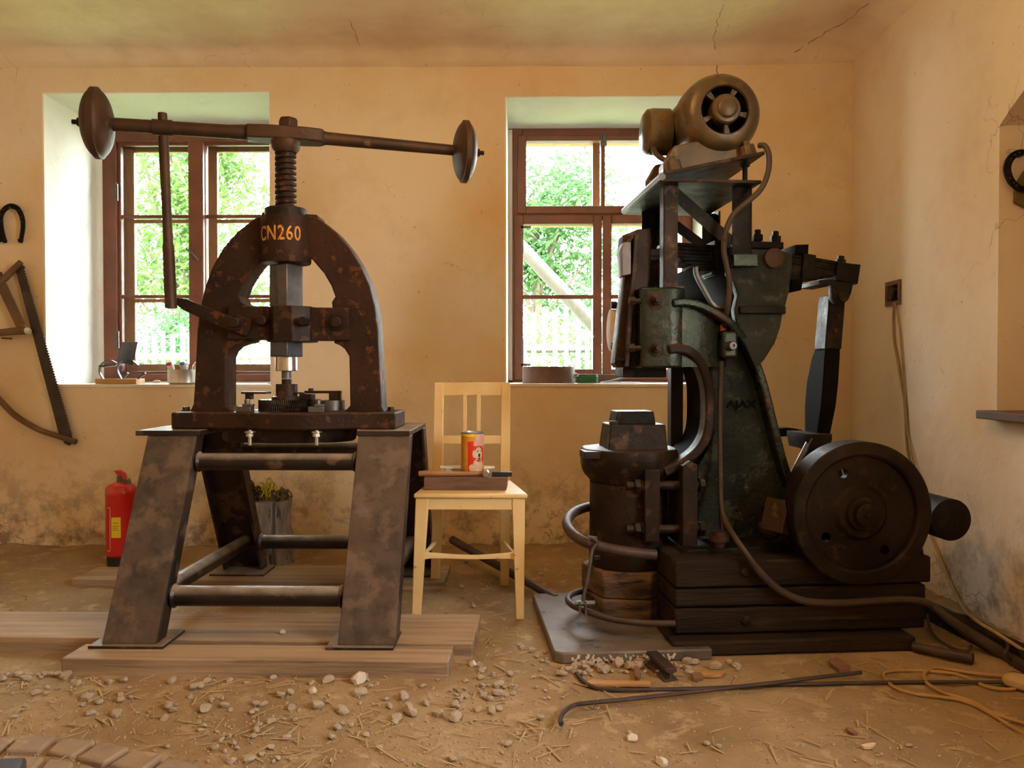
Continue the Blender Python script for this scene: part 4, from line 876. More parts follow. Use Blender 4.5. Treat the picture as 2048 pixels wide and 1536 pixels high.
# ================================================================ ON THE BACK WALL, LEFT
YS = YW - .012
def w3(px, py, d=0): return at(px, py, YS - d)
SW = Fr((w3(90, 900).x, YS, w3(90, 890).z), 0)
def sx(pts, d=0): return SW.uz(pts, -d)
sw = thing('bow_saw', 'large bow saw with a curved wooden bow hanging left of the window', 'saw', SW)
def blade(pa, pb, wa, wb, nteeth, d, th, name, parent, m):
    """tapering blade from pa to pb with teeth on its right edge"""
    A, B = Vector(SW.uz([pa], -d)[0]), Vector(SW.uz([pb], -d)[0]); t = (B - A).normalized(); nn = Vector((-t.y, t.x))
    if nn.x < 0: nn = -nn
    Ln = (B - A).length; pts = [A - nn * wa / 2]
    right = []
    for i in range(nteeth):
        for f, k in ((0, 0), (.55, .008)):
            q = (i + f) / nteeth; p = A.lerp(B, q); w = wa + (wb - wa) * q; right.append(p + nn * (w / 2 + k))
    poly = [A - nn * wa / 2] + right + [B + nn * wb / 2, B - nn * wb / 2]
    return MB().prism([(p.x, p.y) for p in poly], -d - th / 2, -d + th / 2).build(name, m, parent, smooth=0)
blade((37, 532), (131, 872), .040, .062, 66, .016, .003, 'blade', sw, M['sawsteel'])
def stube(pts, rad, d, name, parent, m, n=10):
    return MB().tube([SW.v(a, b, -d) for a, b in pts], rad, n, 5).build(name, m, parent)
stube([(-50, 606), (-66, 645), (-60, 700), (-30, 765), (0, 800), (32, 832), (75, 858), (115, 872), (152, 884)], [.013, .014, .015, .015, .015, .016, .015, .015, .015], .03, 'bow', sw, M['sawwood'])
stube([(-54, 606), (-25, 588), (10, 556), (42, 524)], [.015, .017, .018, .015], .034, 'arm', sw, M['sawwood'])
MB().plate(SW.uz([(126, 868), (140, 868), (146, 884), (138, 891), (128, 886)], -.02), [], -.024, -.008, .002).build('blade_clamp', M['sawsteel'], sw)
mb = MB(); q = SW.v(42, 533, -.02); mb.cyl((q.x, .0105, q.z), (q.x, -.050, q.z), .004, n=8); mb.build('nail', M['dullsteel'], sw)
s2 = thing('frame_saw', 'smaller brown saw with a pale tipped handle, cut by the picture edge', 'saw', SW)
blade((-8, 548), (42, 654), .050, .046, 24, .034, .003, 'blade', s2, M['sawwood'])
stube([(-60, 676), (-10, 667), (25, 663), (52, 661)], [.018, .019, .020, .021], .044, 'handle', s2, M['sawwood'])
stube([(-56, 676), (-84, 650), (-92, 605), (-70, 556), (-30, 542), (2, 548)], [.014, .013, .013, .013, .013, .011], .044, 'bow', s2, M['sawwood'])
mb = MB(); a, b = SW.v(51.5, 661, -.044), SW.v(60, 664, -.044); mb.cyl(a, b, .0195, .014, 16); mb.build('handle_tip', M['white'], s2)
mb = MB(); q = SW.v(8, 668, -.05); mb.cyl((q.x, .0105, q.z - .022), (q.x, -.07, q.z - .022), .004, n=8); mb.build('nail', M['dullsteel'], s2)
def shoe(name, label, px, m, d, fr, w=.026, parent=None, th=.010, nails=True):
    pts = [fr.uz([p], -d)[0] for p in px]; q = [(k.x, k.y) for k in cat([(a, b, 0) for a, b in pts], 6)]; n = len(q)
    t = thing(name, label, 'horseshoe', fr)
    MB().ribbon(q, [w * (.72 + .28 * math.sin(PI * i / (n - 1))) for i in range(n)], -d - th / 2, -d + th / 2).build('shoe', m, t, bev=.002)
    for e in (0, -1):
        i = 1 if e == 0 else n - 2; MB().box(q[i][0] - w * .42, q[i][0] + w * .42, -d - th * 1.2, -d + th / 2, q[i][1] - .007, q[i][1] + .007).build('heel', m, t, bev=.002)
    k = max(range(n), key=lambda i: q[i][1]); mb = MB(); mb.cyl((q[k][0], .0105, q[k][1] - w * .4), (q[k][0], -d - .016, q[k][1] - w * .4), .0035, n=8); mb.build('nail', M['dullsteel'], t)
    mb = MB()
    for i in (n // 5, n // 4 + 1, n // 3 + 1, 2 * n // 3, 3 * n // 4, 4 * n // 5): mb.cyl((q[i][0], -d - th / 2 - .002, q[i][1]), (q[i][0], -d, q[i][1]), .003, n=6)
    mb.build('nail_head', M['dullsteel'], t)
    return t
SH = Fr((w3(20, 500).x, YS, w3(20, 500).z), 0)
shoe('horseshoe', 'dark horseshoe with its open end down, whole one of the two above the saws', [(11, 486), (3, 456), (2, 432), (10, 418), (22, 412), (35, 417), (44, 434), (46, 456), (41, 486)], M['blackiron'], .018, SH)
shoe('horseshoe', 'dark horseshoe cut by the picture edge above the saws', [(-52, 484), (-60, 455), (-58, 430), (-46, 415), (-30, 410), (-16, 415), (-6, 430), (-2, 455), (2, 484)], M['blackiron'], .006, SH)
# ================================================================ ON THE LEFT SILL
zS = LW[2] + .003
O = Fr((at(235, 760, 4.29).x, 4.29, zS), 0)
orn = thing('chair_ornament', 'miniature black iron rocking chair on a small pine base, on the left sill', 'ornament', O)
def o3(px, py, v=0): return O.v(px, py, v)
a, b = o3(193, 770, -.03), o3(275, 757.5, -.03)
MB().box(a.x, b.x, -.045, .055, .0005, b.z).build('base', M['orangewood'], orn, bev=.002); zB = b.z
def strip(px, v, w, t, name): 
    q = cat([(k.x, k.z, 0) for k in (o3(x, y, v) for x, y in px)], 5); MB().ribbon([(k.x, k.y) for k in q], t, v - w / 2, v + w / 2).build(name, M['bluesteel'], orn)
strip([(207, 758), (200, 745), (202, 731), (211, 723), (222, 721), (233, 726)], .035, .018, .005, 'arm')
strip([(243, 758), (236, 743), (238, 728), (248, 720), (262, 720), (270, 725), (277, 731)], -.035, .018, .005, 'arm')
q0, q1 = o3(205, 731), o3(240, 728); MB().hexa([(q0.x, -.04, q0.z - .010), (q1.x, -.04, q1.z - .008), (q1.x, .035, q1.z - .008), (q0.x, .035, q0.z - .010)], [(q0.x, -.04, q0.z), (q1.x, -.04, q1.z), (q1.x, .035, q1.z), (q0.x, .035, q0.z)]).build('seat', M['bluesteel'], orn)
l = [o3(233, 724, .02), o3(263, 730, -.035), o3(273, 684, -.035), o3(244, 684, .02)]; mb = MB(); o_ = Vector((.004, .006, .001)); mb.hexa([l[0], l[1], l[1] + o_, l[0] + o_], [l[3], l[2], l[2] + o_, l[3] + o_]); mb.build('backrest', M['bluesteel'], orn)
for x0_, x1_, v in ((246, 256, .03), (276, 291, -.03)):
    a, b = o3(x0_, 758, v), o3(x1_, 746, v); MB().ribbon([(a.x, zB), (b.x, b.z)], .008, v - .008, v + .008).build('leg', M['bluesteel'], orn)
Pt = Fr((at(369, 765, 4.29).x, 4.29, zS), 0)
hp_ = Pt.v(369, 739, 0).z; R_p = .085
mb = MB(); mb.lathe([(.0005, R_p * .9), (.008, R_p), (hp_ - .004, R_p), (hp_, R_p * 1.02), (hp_, R_p * .98), (.012, R_p * .96), (.006, .01)], (0, 0, 0), (0, 0, 1), 48)
tag(mb.build('metal_pot', M['alu'], fr=Pt), 'shiny aluminium pot filled with tubes on the left sill behind the press frame', 'pot')
rt = random.Random(4)
for i, (x, y, tilt, m, m2, lb) in enumerate([(-.045, -.02, -20, 'white', 'red', 'white tube with a red cap sticking up out of the pot'), (-.02, .02, 24, 'white', 'white', 'all white tube leaning across the pot rim'), (.012, -.02, -8, 'palewood', 'blue', 'beige tube with a blue cap in the pot'), (.040, .01, 30, 'white', 'canorange', 'white tube with an orange end at the right of the pot'), (-.06, .02, -32, 'blockwood', 'blockwood', 'short brown tube at the left rim of the pot')]):
    t = thing('tube', lb, 'tube', Fr((Pt.o.x + x, Pt.o.y + y, zS), 0), 'tubes in the aluminium pot')
    d = Vector((math.sin(math.radians(tilt)) * .6, -.15, 1)).normalized(); p0 = Vector((0, 0, .014)); L = hp_ + .025
    MB().cyl(p0, p0 + d * (L - .014), .017, .018, 14).build('body', M[m], t); MB().cyl(p0 + d * (L - .014), p0 + d * (L + .004), .0135, .012, 14).build('cap', M[m2], t)
q = at(313, 765, 4.45); tag(MB().tube([(q.x - .02, 4.45, zS + .008), (q.x, 4.45, zS + .011), (q.x + .018, 4.455, zS + .010)], [.006, .010, .007], 8, 3).build('cork', M['palewood']), 'small pale cork lying on the left sill between the ornament and the pot', 'cork')
mb = MB()
for i in range(7):
    a = at(536 + i * 2, 775 - i * .4, 4.235 + i * .012); b = at(560, 764 + i * 1.5, 4.30 + i * .012); mb.tube([(a.x, a.y, zS + .0032), (b.x, b.y, zS + .003 + .012 + i * .001)], .0022, 5)
tag(mb.build('wire_bundle', M['dullsteel']), 'small bundle of steel wires at the right end of the left sill', 'wires')

# ================================================================ ON THE RIGHT SILL
zR = RW[2] + .003
Rg = Fr((at(1097, 750, 4.37).x, 4.375, zR), 0); hr = Rg.v(1097, 733, -.14).z
mb = MB(); q = [(.143 * math.cos(math.radians(t)), .143 * math.sin(math.radians(t))) for t in range(98, 98 + 353, 4)]
vs = []
for x, y in q:
    for k, z in ((1, .0005), (1, hr), (.925, hr), (.925, .0005)): vs.append((x * k, y * k, z))
n = len(q); mb.add(vs, [[4 * i + k, 4 * i + (k + 1) % 4, 4 * i + 4 + (k + 1) % 4, 4 * i + 4 + k] for i in range(n - 1) for k in range(4)] + [[0, 1, 2, 3], [4 * n - 1, 4 * n - 2, 4 * n - 3, 4 * n - 4]])
tag(mb.build('steel_ring', M['hoop'], fr=Rg, bev=.002), 'wide brown iron hoop lying on the right sill', 'ring')
Tm = Fr((at(1175, 752, 4.30).x, 4.31, zR), 8); mb = MB()
tm = thing('tape_measure', 'green tape measure on the right sill beside the iron hoop', 'tape measure', Tm)
h_ = .05; o8 = [(-.055, -.022), (-.040, -.032), (.040, -.032), (.055, -.020), (.055, .02), (.04, .032), (-.04, .032), (-.055, .022)]
MB().prism(o8, .0005, h_ - .008, mp=lambda a, b, c: (a, b, c)).build('case', M['green'], tm, bev=.004)
MB().prism([(a * .93, b * .9) for a, b in o8], h_ - .008, h_, mp=lambda a, b, c: (a, b, c)).build('lid', M['dullsteel'], tm, bev=.002)
MB().tube([(-.052, 0, .045), (-.068, -.01, .052), (-.076, -.01, .035), (-.064, -.01, .02)], .004, 8, 4).build('belt_clip', M['steel'], tm)
mb = MB(); mb.box(-.0, .26, -.03, .01, .0005, .048); Bd = Fr((at(1160, 745, 4.50).x - .03, 4.50, zR), 4); tag(mb.build('dark_board', M['board'], fr=Bd, bev=.003), 'dark brown board lying along the right sill behind the tape measure', 'board')
Fl = Fr((at(1200, 757, 4.275).x, 4.26, zR), 3)
fl2 = thing('flat_file', 'long steel file lying at the front of the right sill, below the ram', 'file', Fl)
MB().box(.0, .21, -.012, .012, .001, .008).build('blade', M['steel'], fl2, bev=.001); MB().hexa([(.0, -.006, .001), (.0, .006, .001), (-.07, .002, .001), (-.07, -.002, .001)][::-1], [(.0, -.006, .008), (.0, .006, .008), (-.07, .002, .005), (-.07, -.002, .005)][::-1]).build('tang', M['dullsteel'], fl2)
a = Fr((at(1200, 750, 4.40).x, 4.37, zR), 0)
tag(MB().tube([(0, -.02, .004), (.06, -.01, .014), (.16, .02, .040)], .0045, 8, 3).build('steel_rod', M['dullsteel'], fr=a), 'thin steel rod slanting up from the tape measure towards the ram', 'rod')

# ================================================================ RIGHT WALL
def r3(px, py, d=.0): return atx(px, py, RX - d)
sk = thing('wall_socket', 'dark plug socket in a small wood framed hole in the right wall', 'socket', Fr((RX, (SK[0] + SK[1]) / 2, SK[2]), 0))
skc = (SK[0] + SK[1]) / 2; hw = (SK[1] - SK[0]) / 2; hh = SK[3] - SK[2]
MB().plate(rect(-hw - .012, hw + .012, -.012, hh + .012), [rect(-hw + .006, hw - .006, .008, hh - .008)], -.010, .03, .001, mp=lambda a, b, c: (c, a, b)).build('frame', M['blockwood'], sk)
MB().box(.05, .06, -hw, hw, 0, hh).build('back', M['dark'], sk)
mb = MB(); mb.rbox((.012, -.012, hh * .48), (.07, .045, .062), 0, 0, 28); mb.build('plug', M['black'], sk, bev=.006)
mb = MB(); P1 = [r3(1788, 604, .012), r3(1786, 640, .008), r3(1788, 680, .007), r3(1794, 715, .007), r3(1801, 760, .007), r3(1808, 800, .007), r3(1811, 840, .007), r3(1814, 900, .007), r3(1826, 960, .01), r3(1846, 1030, .012), r3(1870, 1090, .01), r3(1893, 1145, .008), r3(1915, 1195, .012), r3(1938, 1225, .02)]
mb.tube(P1, .0055, 8, 4); P2 = [r3(1790, 606, .014), r3(1795, 630, .008), r3(1800, 665, .007), r3(1803, 705, .007), r3(1808, 770, .007), r3(1812, 820, .007), r3(1816, 870, .007), r3(1826, 920, .01), r3(1845, 1000, .012)]
mb.tube(P2, .0045, 8, 4)
P3 = [r3(1900, 1165, .01), r3(1925, 1215, .03)] + [atz(x, y, .10 - k * .018) for k, (x, y) in enumerate([(1955, 1243), (1990, 1264), (2030, 1290), (2070, 1315)])]
mb.tube(P3, .006, 8, 4); tag(mb.build('mains_cable', M['palecord']), 'pale two strand cord hanging from the wall socket down to the floor', 'cord')
tag(MB().box(RX - .065, RX + .50, NY0 - .08, NY1 + .02, .768, .798).build('shelf_board', M['board'], bev=.004), 'dark brown board forming a ledge under the arched recess in the right wall', 'shelf')
JY = NY1 - .012
RS = Fr((at(2040, 360, JY).x, JY, at(2040, 410, JY).z), 0)
shoe('horseshoe', 'dark horseshoe on its side in the arched recess of the right wall', [(2062, 309), (2045, 305), (2030, 309), (2019, 320), (2014, 336), (2017, 352), (2025, 366), (2038, 376), (2056, 380)], M['blackiron'], .016, RS, .026)
mb = MB(); pw = RS.uz([(2030, 384), (2033, 368), (2050, 340), (2075, 345), (2075, 428), (2048, 414), (2030, 405)], -.004); mb.plate(pw, [], -.008, .008, .002)
wd = mb.build('wood_wedge', M['olivewood'], fr=RS); tag(wd, 'ribbed olive stained wood piece hanging behind the horseshoe in the recess', 'wood')

# ================================================================ POWER HAMMER
H = HF
def hv(px, py, v): return H.v(px, py, v)
base_lbl = 'worn steel plate lying under the anvil of the power hammer'
mb = MB(); zP = .033
cr_ = [(-.418 + .025, -.09), (.10, -.09), (.10, .60), (-.418 + .02, .605), (-.420, .585), (-.420, -.068)]
mb.prism(cr_, -.004, zP, mp=lambda a, b, c: (a, b, c)); tag(mb.build('steel_plate', mat('worn grey plate', (.20, .15, .112), (.115, .085, .063), rough=.55, metal=.25, scale=4, bump=.15, c3=(.055, .04, .032), c3s=9, c3t=.60, rvar=.1), fr=H, bev=.006), base_lbl, 'plate')
mb = MB()
rg = random.Random(11)
for i in range(46):
    u = -.36 + .34 * i / 46 + rg.uniform(-.004, .004); z = rg.uniform(.004, .02); q = hv(1110, 1310, -.0975)
    mb.rbox((u, -.0905, z), (rg.uniform(.003, .009), .002, rg.uniform(.005, .016)), 0, rg.uniform(-40, 40))
sp = bpy.data.objects['steel_plate']; tag(mb.build('scratched_edge', M['palestone'], sp), 'bright scratches along the plate edge')
def timber(name, v0, y1, y0, xr, label, dv=0, col='beam', lx_=1350, zz=None, depth=.46):
    a = hv(lx_, y0, v0); b = hv(xr, y0, v0); t = hv(lx_, y1, v0).z; z0_ = a.z if zz is None else zz
    poly = []; n = 26; mb = MB(); up = []; dn = []
    for i in range(n + 1):
        u = a.x + (b.x - a.x) * i / n; up.append((u, t - .003 - .003 * noise.noise(Vector((u * 8, t * 30, 1))))); dn.append((u, z0_ + .003 + .003 * noise.noise(Vector((u * 7, t * 20, 6)))))
    poly = dn + up[::-1]
    mb.prism(poly, v0, v0 + depth); return tag(mb.build('timber', M[col], fr=H, bev=.007), label, 'timber', 'tarred timbers under the power hammer')
timber('t', -.062, 1284, 1306, 1832, 'lowest thin tarred timber of the power hammer foundation, flush with the floor', lx_=1345, zz=-.004)
zA = hv(1345, 1284, -.062).z
for k, (y1, y0, xr, lb) in enumerate([(1217, 1277, 1850, 'third tarred timber from the top of the power hammer foundation, with a bolt head'), (1178, 1217, 1852, 'second tarred timber from the top of the power hammer foundation'), (1121, 1178, 1862, 'top tarred timber of the power hammer foundation, beneath the machine base')]):
    tb = timber('t', 0, y1, y0, xr, lb, zz=zA if k == 0 else None)
    if k != 1:
        c = hv(1492 if k == 0 else 1490, 1241 if k == 0 else 1143, 0); mb = MB(); mb.lathe([(0, .016), (.008, .016), (.010, .010)], (c.x, 0, c.z), (0, -1, 0), 6); mb.build('bolt_head', M['warmiron'], tb)
zT = hv(1350, 1121, 0).z
# anvil with its oak block
AC = (-.086, .36)
def az(py, v=.20): return hv(1252, py, v).z
zo = az(1146, .21)
an0 = math.radians(-90 + 24)
def hexblock(z0, z1, r, seed):
    mb = MB(); n = 6; vs = []
    for z in (z0, z1):
        for k in range(n):
            a = an0 + k * PI / 3 - H.a; rr3 = r * (1 + .03 * noise.noise(Vector((k * 3.3, z * 9, seed)))); vs.append((AC[0] + rr3 * math.cos(a), AC[1] + rr3 * math.sin(a), z + (.012 * noise.noise(Vector((k, z * 5, seed))) if 0 else 0)))
    mb.add(vs, [list(range(n))[::-1], [n + k for k in range(n)]] + [[k, (k + 1) % n, n + (k + 1) % n, n + k] for k in range(n)]); return mb
zmid = az(1200, .21)
for z0_, z1_, lb in ((zP + .001, zmid - .002, 'lower course of the six sided oak block under the anvil'), (zmid, zo, 'upper course of the six sided oak block, directly under the anvil')):
    tag(hexblock(z0_, z1_, .171, z1_).build('oak_block', M['oakblock'], fr=H, bev=.008), lb, 'block', 'oak blocks under the anvil')
av = thing('anvil', 'massive round iron anvil with a flared head and square die on oak blocks', 'anvil', H)
A_ = lambda z: (AC[0] + .008, AC[1], z)
zH = az(968, .21)
mb = MB(); mb.lathe([(zo + .001, .146), (zo + .02, .148), (zH - .01, .146)], A_(0), (0, 0, 1), 48); mb.build('body', M['warmiron'], av)
mb = MB(); n = 40; vs = []; fs = []
prof = [(zH - .012, .140, 0), (zH + .002, .150, .2), (az(948), .176, .8), (az(936), .186, 1), (az(914), .186, 1), (az(903), .180, 1)]
for z, r, k in prof:
    for i in range(n):
        a = 2 * PI * i / n; c8 = math.cos(((a + PI / 8) % (PI / 4)) - PI / 8); rr3 = r * ((1 - k) + k / c8 * .96); vs.append((AC[0] + .008 + rr3 * math.cos(a - .1), AC[1] + rr3 * math.sin(a - .1), z + (k * .018 * math.sin(3 * a + 1) if z < az(920) else 0)))
for j in range(len(prof) - 1):
    for i in range(n): i2 = (i + 1) % n; fs.append([j * n + i, j * n + i2, (j + 1) * n + i2, (j + 1) * n + i])
fs += [list(range(n))[::-1], [(len(prof) - 1) * n + i for i in range(n)]]; mb.add(vs, fs); mb.build('head', M['warmiron'], av, bev=.004)
def tap(x0, x1, X0, X1, y0, y1, va, vb, ina=0.0, inb=0.0):
    b0, b1 = hv(x0, y0, va), hv(x1, y0, va); t0_, t1_ = hv(X0, y1, va), hv(X1, y1, va)
    return MB().hexa([(b0.x, va, b0.z), (b1.x, va, b0.z), (b1.x, vb, b0.z), (b0.x, vb, b0.z)], [(t0_.x, va + ina, t0_.z), (t1_.x, va + ina, t0_.z), (t1_.x, vb - ina, t0_.z), (t0_.x, vb - ina, t0_.z)])
tap(1216, 1337, 1223, 1333, 906, 850, .27, .46, .012).build('die_holder', M['warmiron'], av, bev=.005)
MB().box(hv(1168, 905, .24).x, hv(1205, 905, .24).x, .24, .34, az(918, .24), az(903, .24)).build('dovetail_key', M['warmiron'], av, bev=.003)
tap(1231, 1312, 1235, 1308, 849, 823, .30, .43, .004).build('lower_die', M['blackiron'], av, bev=.003)
MB().box(hv(1221, 850, .285).x, hv(1237, 850, .285).x, .285, .31, az(862, .285), az(842, .285)).build('die_wedge', M['warmiron'], av, bev=.002)
vL = .17
lug = MB().plate(H.uz([(1290, 940), (1320, 940), (1320, 1085), (1290, 1085)], vL), [], vL, vL + .15, .004).build('clamp_lug', M['warmiron'], av)
for yy in (970, 1057):
    c = hv(1290, yy, vL + .06); mb = MB(); mb.cyl((hv(1250, yy, vL + .06).x, vL + .04, c.z), (hv(1402, yy, vL + .06).x, vL + .04, c.z), .0165, n=18); br = mb.build('clamp_bolt', M['warmiron'], av)
    mb = MB(); mb.lathe([(0, .029), (.022, .029)], (hv(1268, yy, vL + .04).x, vL + .04, c.z), (1, 0, 0), 6); mb.lathe([(0, .027), (.014, .027)], (hv(1281, yy, vL + .04).x, vL + .04, c.z), (1, 0, 0), 6, a0=.3); mb.lathe([(0, .028), (.02, .028)], (hv(1397, yy, vL + .04).x, vL + .04, c.z), (1, 0, 0), 6); mb.build('nut', M['warmiron'], br, bev=.002)

ph = thing('power_hammer', 'tall black green cast iron power hammer with a large flywheel on timbers', 'power hammer', H)
# foot and pedestal
MB().plate(H.uz([(1362, 1119), (1362, 1108), (1380, 1100), (1650, 1088), (1650, 1117)], .10), [], .10, .60, .004).build('foot', M['blackiron'], ph)
MB().plate(H.uz([(1365, 1112), (1365, 932), (1380, 922), (1396, 930), (1396, 1112)], .16), [], .16, .50, .005).build('column_flange', M['warmiron'], ph)
# column web and its thick rims
vW0, vW1 = .26, .46
web = H.uz([(1396, 1112), (1396, 930), (1412, 905), (1426, 870), (1428, 800), (1424, 765), (1410, 730), (1390, 708), (1360, 698), (1345, 697), (1345, 604), (1390, 612), (1440, 634), (1478, 668), (1506, 712), (1530, 772), (1556, 868), (1586, 960), (1640, 1062), (1680, 1112)], vW0)
MB().plate(web, [], vW0, vW1, .008).build('column', M['column'], ph)
def rim(px, th, v0, v1, name, m, k=5):
    q = cat([(a, b, 0) for a, b in H.uz(px, v0)], k); q = [(p.x, p.y) for p in q]; return MB().ribbon(q, th, v0, v1).build(name, M[m], ph, bev=.008, segs=3)
def rim2(pts, th, back, name, m, k=5):
    """rib whose front edge swells forward: (px, py, front depth)"""
    q = cat([(p.x, p.z, v) for p, v in ((hv(x, y, v), v) for x, y, v in pts)], k)
    return MB().ribbon([(p.x, p.y) for p in q], th, [p.z for p in q], [back if isinstance(back, float) else p.z + back[0] for p in q]).build(name, M[m], ph, bev=.008, segs=3)
ORIM = [(1346, 606, .112), (1372, 604, .114), (1404, 611, .120), (1436, 627, .135), (1464, 648, .155), (1492, 682, .18), (1514, 726, .20), (1532, 780, .20), (1552, 862, .20), (1574, 942, .20), (1604, 1010, .20), (1650, 1085, .20)]
rim2(ORIM, .030, .50, 'outer_rim', 'oiliron')
TRIM = [(1338, 699, .112), (1362, 697, .114), (1386, 706, .125), (1404, 728, .15), (1417, 764, .18), (1421, 800, .20), (1420, 850, .20), (1412, 880, .20), (1394, 906, .20), (1362, 930, .20), (1330, 945, .20)]
rim2(TRIM, .034, (.075,), 'throat_rim', 'warmiron')
rim([(1342, 699), (1368, 700), (1392, 710), (1408, 733), (1418, 766), (1420, 800), (1419, 850), (1412, 880), (1394, 906), (1362, 930), (1334, 944)], .030, .272, .52, 'throat_rim_shaded', 'dark')  # rear of the throat rim, darkened to paint in its shade
q = cat([(a, b, 0) for a, b in H.uz([(1443, 735), (1442, 800), (1441, 900), (1442, 1000), (1445, 1080)], .255)], 4)
MB().ribbon([(p.x, p.y) for p in q], .010, .250, .30).build('oil_pipe', M['rustlever'], ph)
c = hv(1482, 809, vW0); ux = Vector((1, 0, 0))
mb = MB(); mb.text('AJAX', .040, lambda x, y, z: (c.x + x * 1.2, vW0 - .003 - z, c.z + y), .002, 2, .0006); mb.build('cast_lettering', M['dark'], ph, smooth=0)
# upper saddle that carries the spring
vS0, vS1 = .18, .54
sad = H.uz([(1455, 512), (1494, 507), (1508, 497), (1560, 500), (1586, 506), (1585, 536), (1580, 580), (1572, 612), (1567, 626), (1562, 655), (1551, 686), (1529, 721), (1512, 738), (1490, 690), (1474, 650), (1470, 618), (1477, 590), (1470, 568), (1458, 548)], vS0)
MB().plate(sad, [], vS0, vS0 + .05, .008).build('saddle', M['column'], ph)
MB().plate([(a + .004 if k > 11 else a, b) for k, (a, b) in enumerate(sad)], [], vS0 + .052, vS1, .008).build('saddle_rear_shaded', M['dark'], ph)  # rear of the saddle, coloured dark as its shaded side
MB().box(hv(1477, 620, vS0).x, hv(1570, 620, vS0).x, vS0 - .012, vS0 + .06, hv(1477, 628, vS0).z, hv(1477, 612, vS0).z).build('saddle_ledge', M['blackiron'], ph, bev=.005)
MB().box(hv(1458, 500, vS0).x, hv(1507, 500, vS0).x, vS0 - .045, vS0 + .06, hv(1480, 536, vS0).z, hv(1480, 511, vS0).z).build('post_bracket', M['oiliron'], ph, bev=.003)
q = cat([(a, b, 0) for a, b in H.uz([(1393, 532), (1396, 552), (1412, 582), (1426, 606), (1440, 614), (1462, 612), (1474, 600)], vS0 + .10)], 4)
MB().ribbon([(p.x, p.y) for p in q], .016, vS0 + .10, vS0 + .125).build('saddle_arm', M['dullsteel'], ph, bev=.003)
MB().ribbon([(p.x, p.y) for p in q], .015, vS0 + .127, vS1).build('saddle_arm_shaded', M['dark'], ph)  # rear of the saddle arm, its inner shade painted dark
MB().plate(H.uz([(1398, 530), (1460, 515), (1478, 590), (1468, 615), (1436, 612), (1406, 570)], .50), [], .50, .53).build('saddle_shade_back', M['dark'], ph)  # dark sheet that paints the shade inside the saddle fork
c = hv(1546, 517, vS0); MB().lathe([(0, .036), (.016, .036), (.018, .033)], (c.x, vS0, c.z), (0, -1, 0), 40).build('spring_pin', M['rustlever'], ph)
cb = MB().plate(H.uz([(1503, 482), (1568, 484), (1568, 497), (1503, 496)], .24), [], .24, .48, .004).build('spring_cap', M['blackiron'], ph)
MB().plate(H.uz([(1508, 497), (1562, 497), (1562, 506), (1508, 506)], .26), [], .26, .46).build('spring_cap', M['blackiron'], ph)
for bx, by in ((1517, 478), (1553, 481)):
    c = hv(bx, by, .27); mb = MB(); mb.lathe([(-.006, .020), (.018, .020), (.0181, .0125), (.036, .0125)], (c.x, .28, c.z), (0, 0, 1), 6); mb.build('cap_bolt', M['blackiron'], cb, bev=.002)
# leaf spring
vq0, vq1 = .30, .42
leaf = [(1330, 486, 1712, 532), (1338, 494, 1700, 537), (1346, 502, 1690, 541), (1353, 510, 1680, 546), (1360, 517, 1668, 549), (1370, 525, 1655, 552), (1384, 532, 1640, 555), (1400, 539, 1622, 557), (1424, 546, 1606, 560)]
for i, (xa, ya, xb, yb) in enumerate(leaf):
    p, q = H.uz([(xa, ya), (xb, yb)], vq0); n = 10; pts = []
    for k in range(n + 1):
        t = k / n; pts.append((p[0] + (q[0] - p[0]) * t, p[1] + (q[1] - p[1]) * t + .012 * math.sin(PI * t)))
    MB().ribbon(pts, .0118, vq0 + .001 * (i % 2), vq1 - .001 * (i % 2)).build('spring_leaf', M['blackiron'], ph, bev=.0015)
MB().plate(H.uz([(1430, 480), (1462, 482), (1466, 552), (1432, 550)], .285), [], .285, .435, .003).build('spring_clamp', M['blackiron'], ph)
cl_ = MB().plate(H.uz([(1608, 506), (1633, 510), (1629, 559), (1604, 556)], .285), [], .285, .435, .003).build('spring_clamp', M['blackiron'], ph)
for q_ in ([(1593, 489), (1619, 488), (1618, 510), (1591, 508)], [(1584, 560), (1608, 560), (1604, 580), (1582, 578)]):
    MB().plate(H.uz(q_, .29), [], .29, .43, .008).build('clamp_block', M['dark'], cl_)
eb = MB().plate(H.uz([(1676, 524), (1722, 529), (1716, 568), (1672, 560)], .28), [], .28, .44, .003).build('spring_end_block', M['blackiron'], ph)
c = hv(1683, 525, .33); MB().lathe([(-.01, .02), (.012, .02), (.0122, .014), (.026, .013)], (c.x, .34, c.z), (.08, 0, 1), 6).build('end_bolt', M['blackiron'], eb)
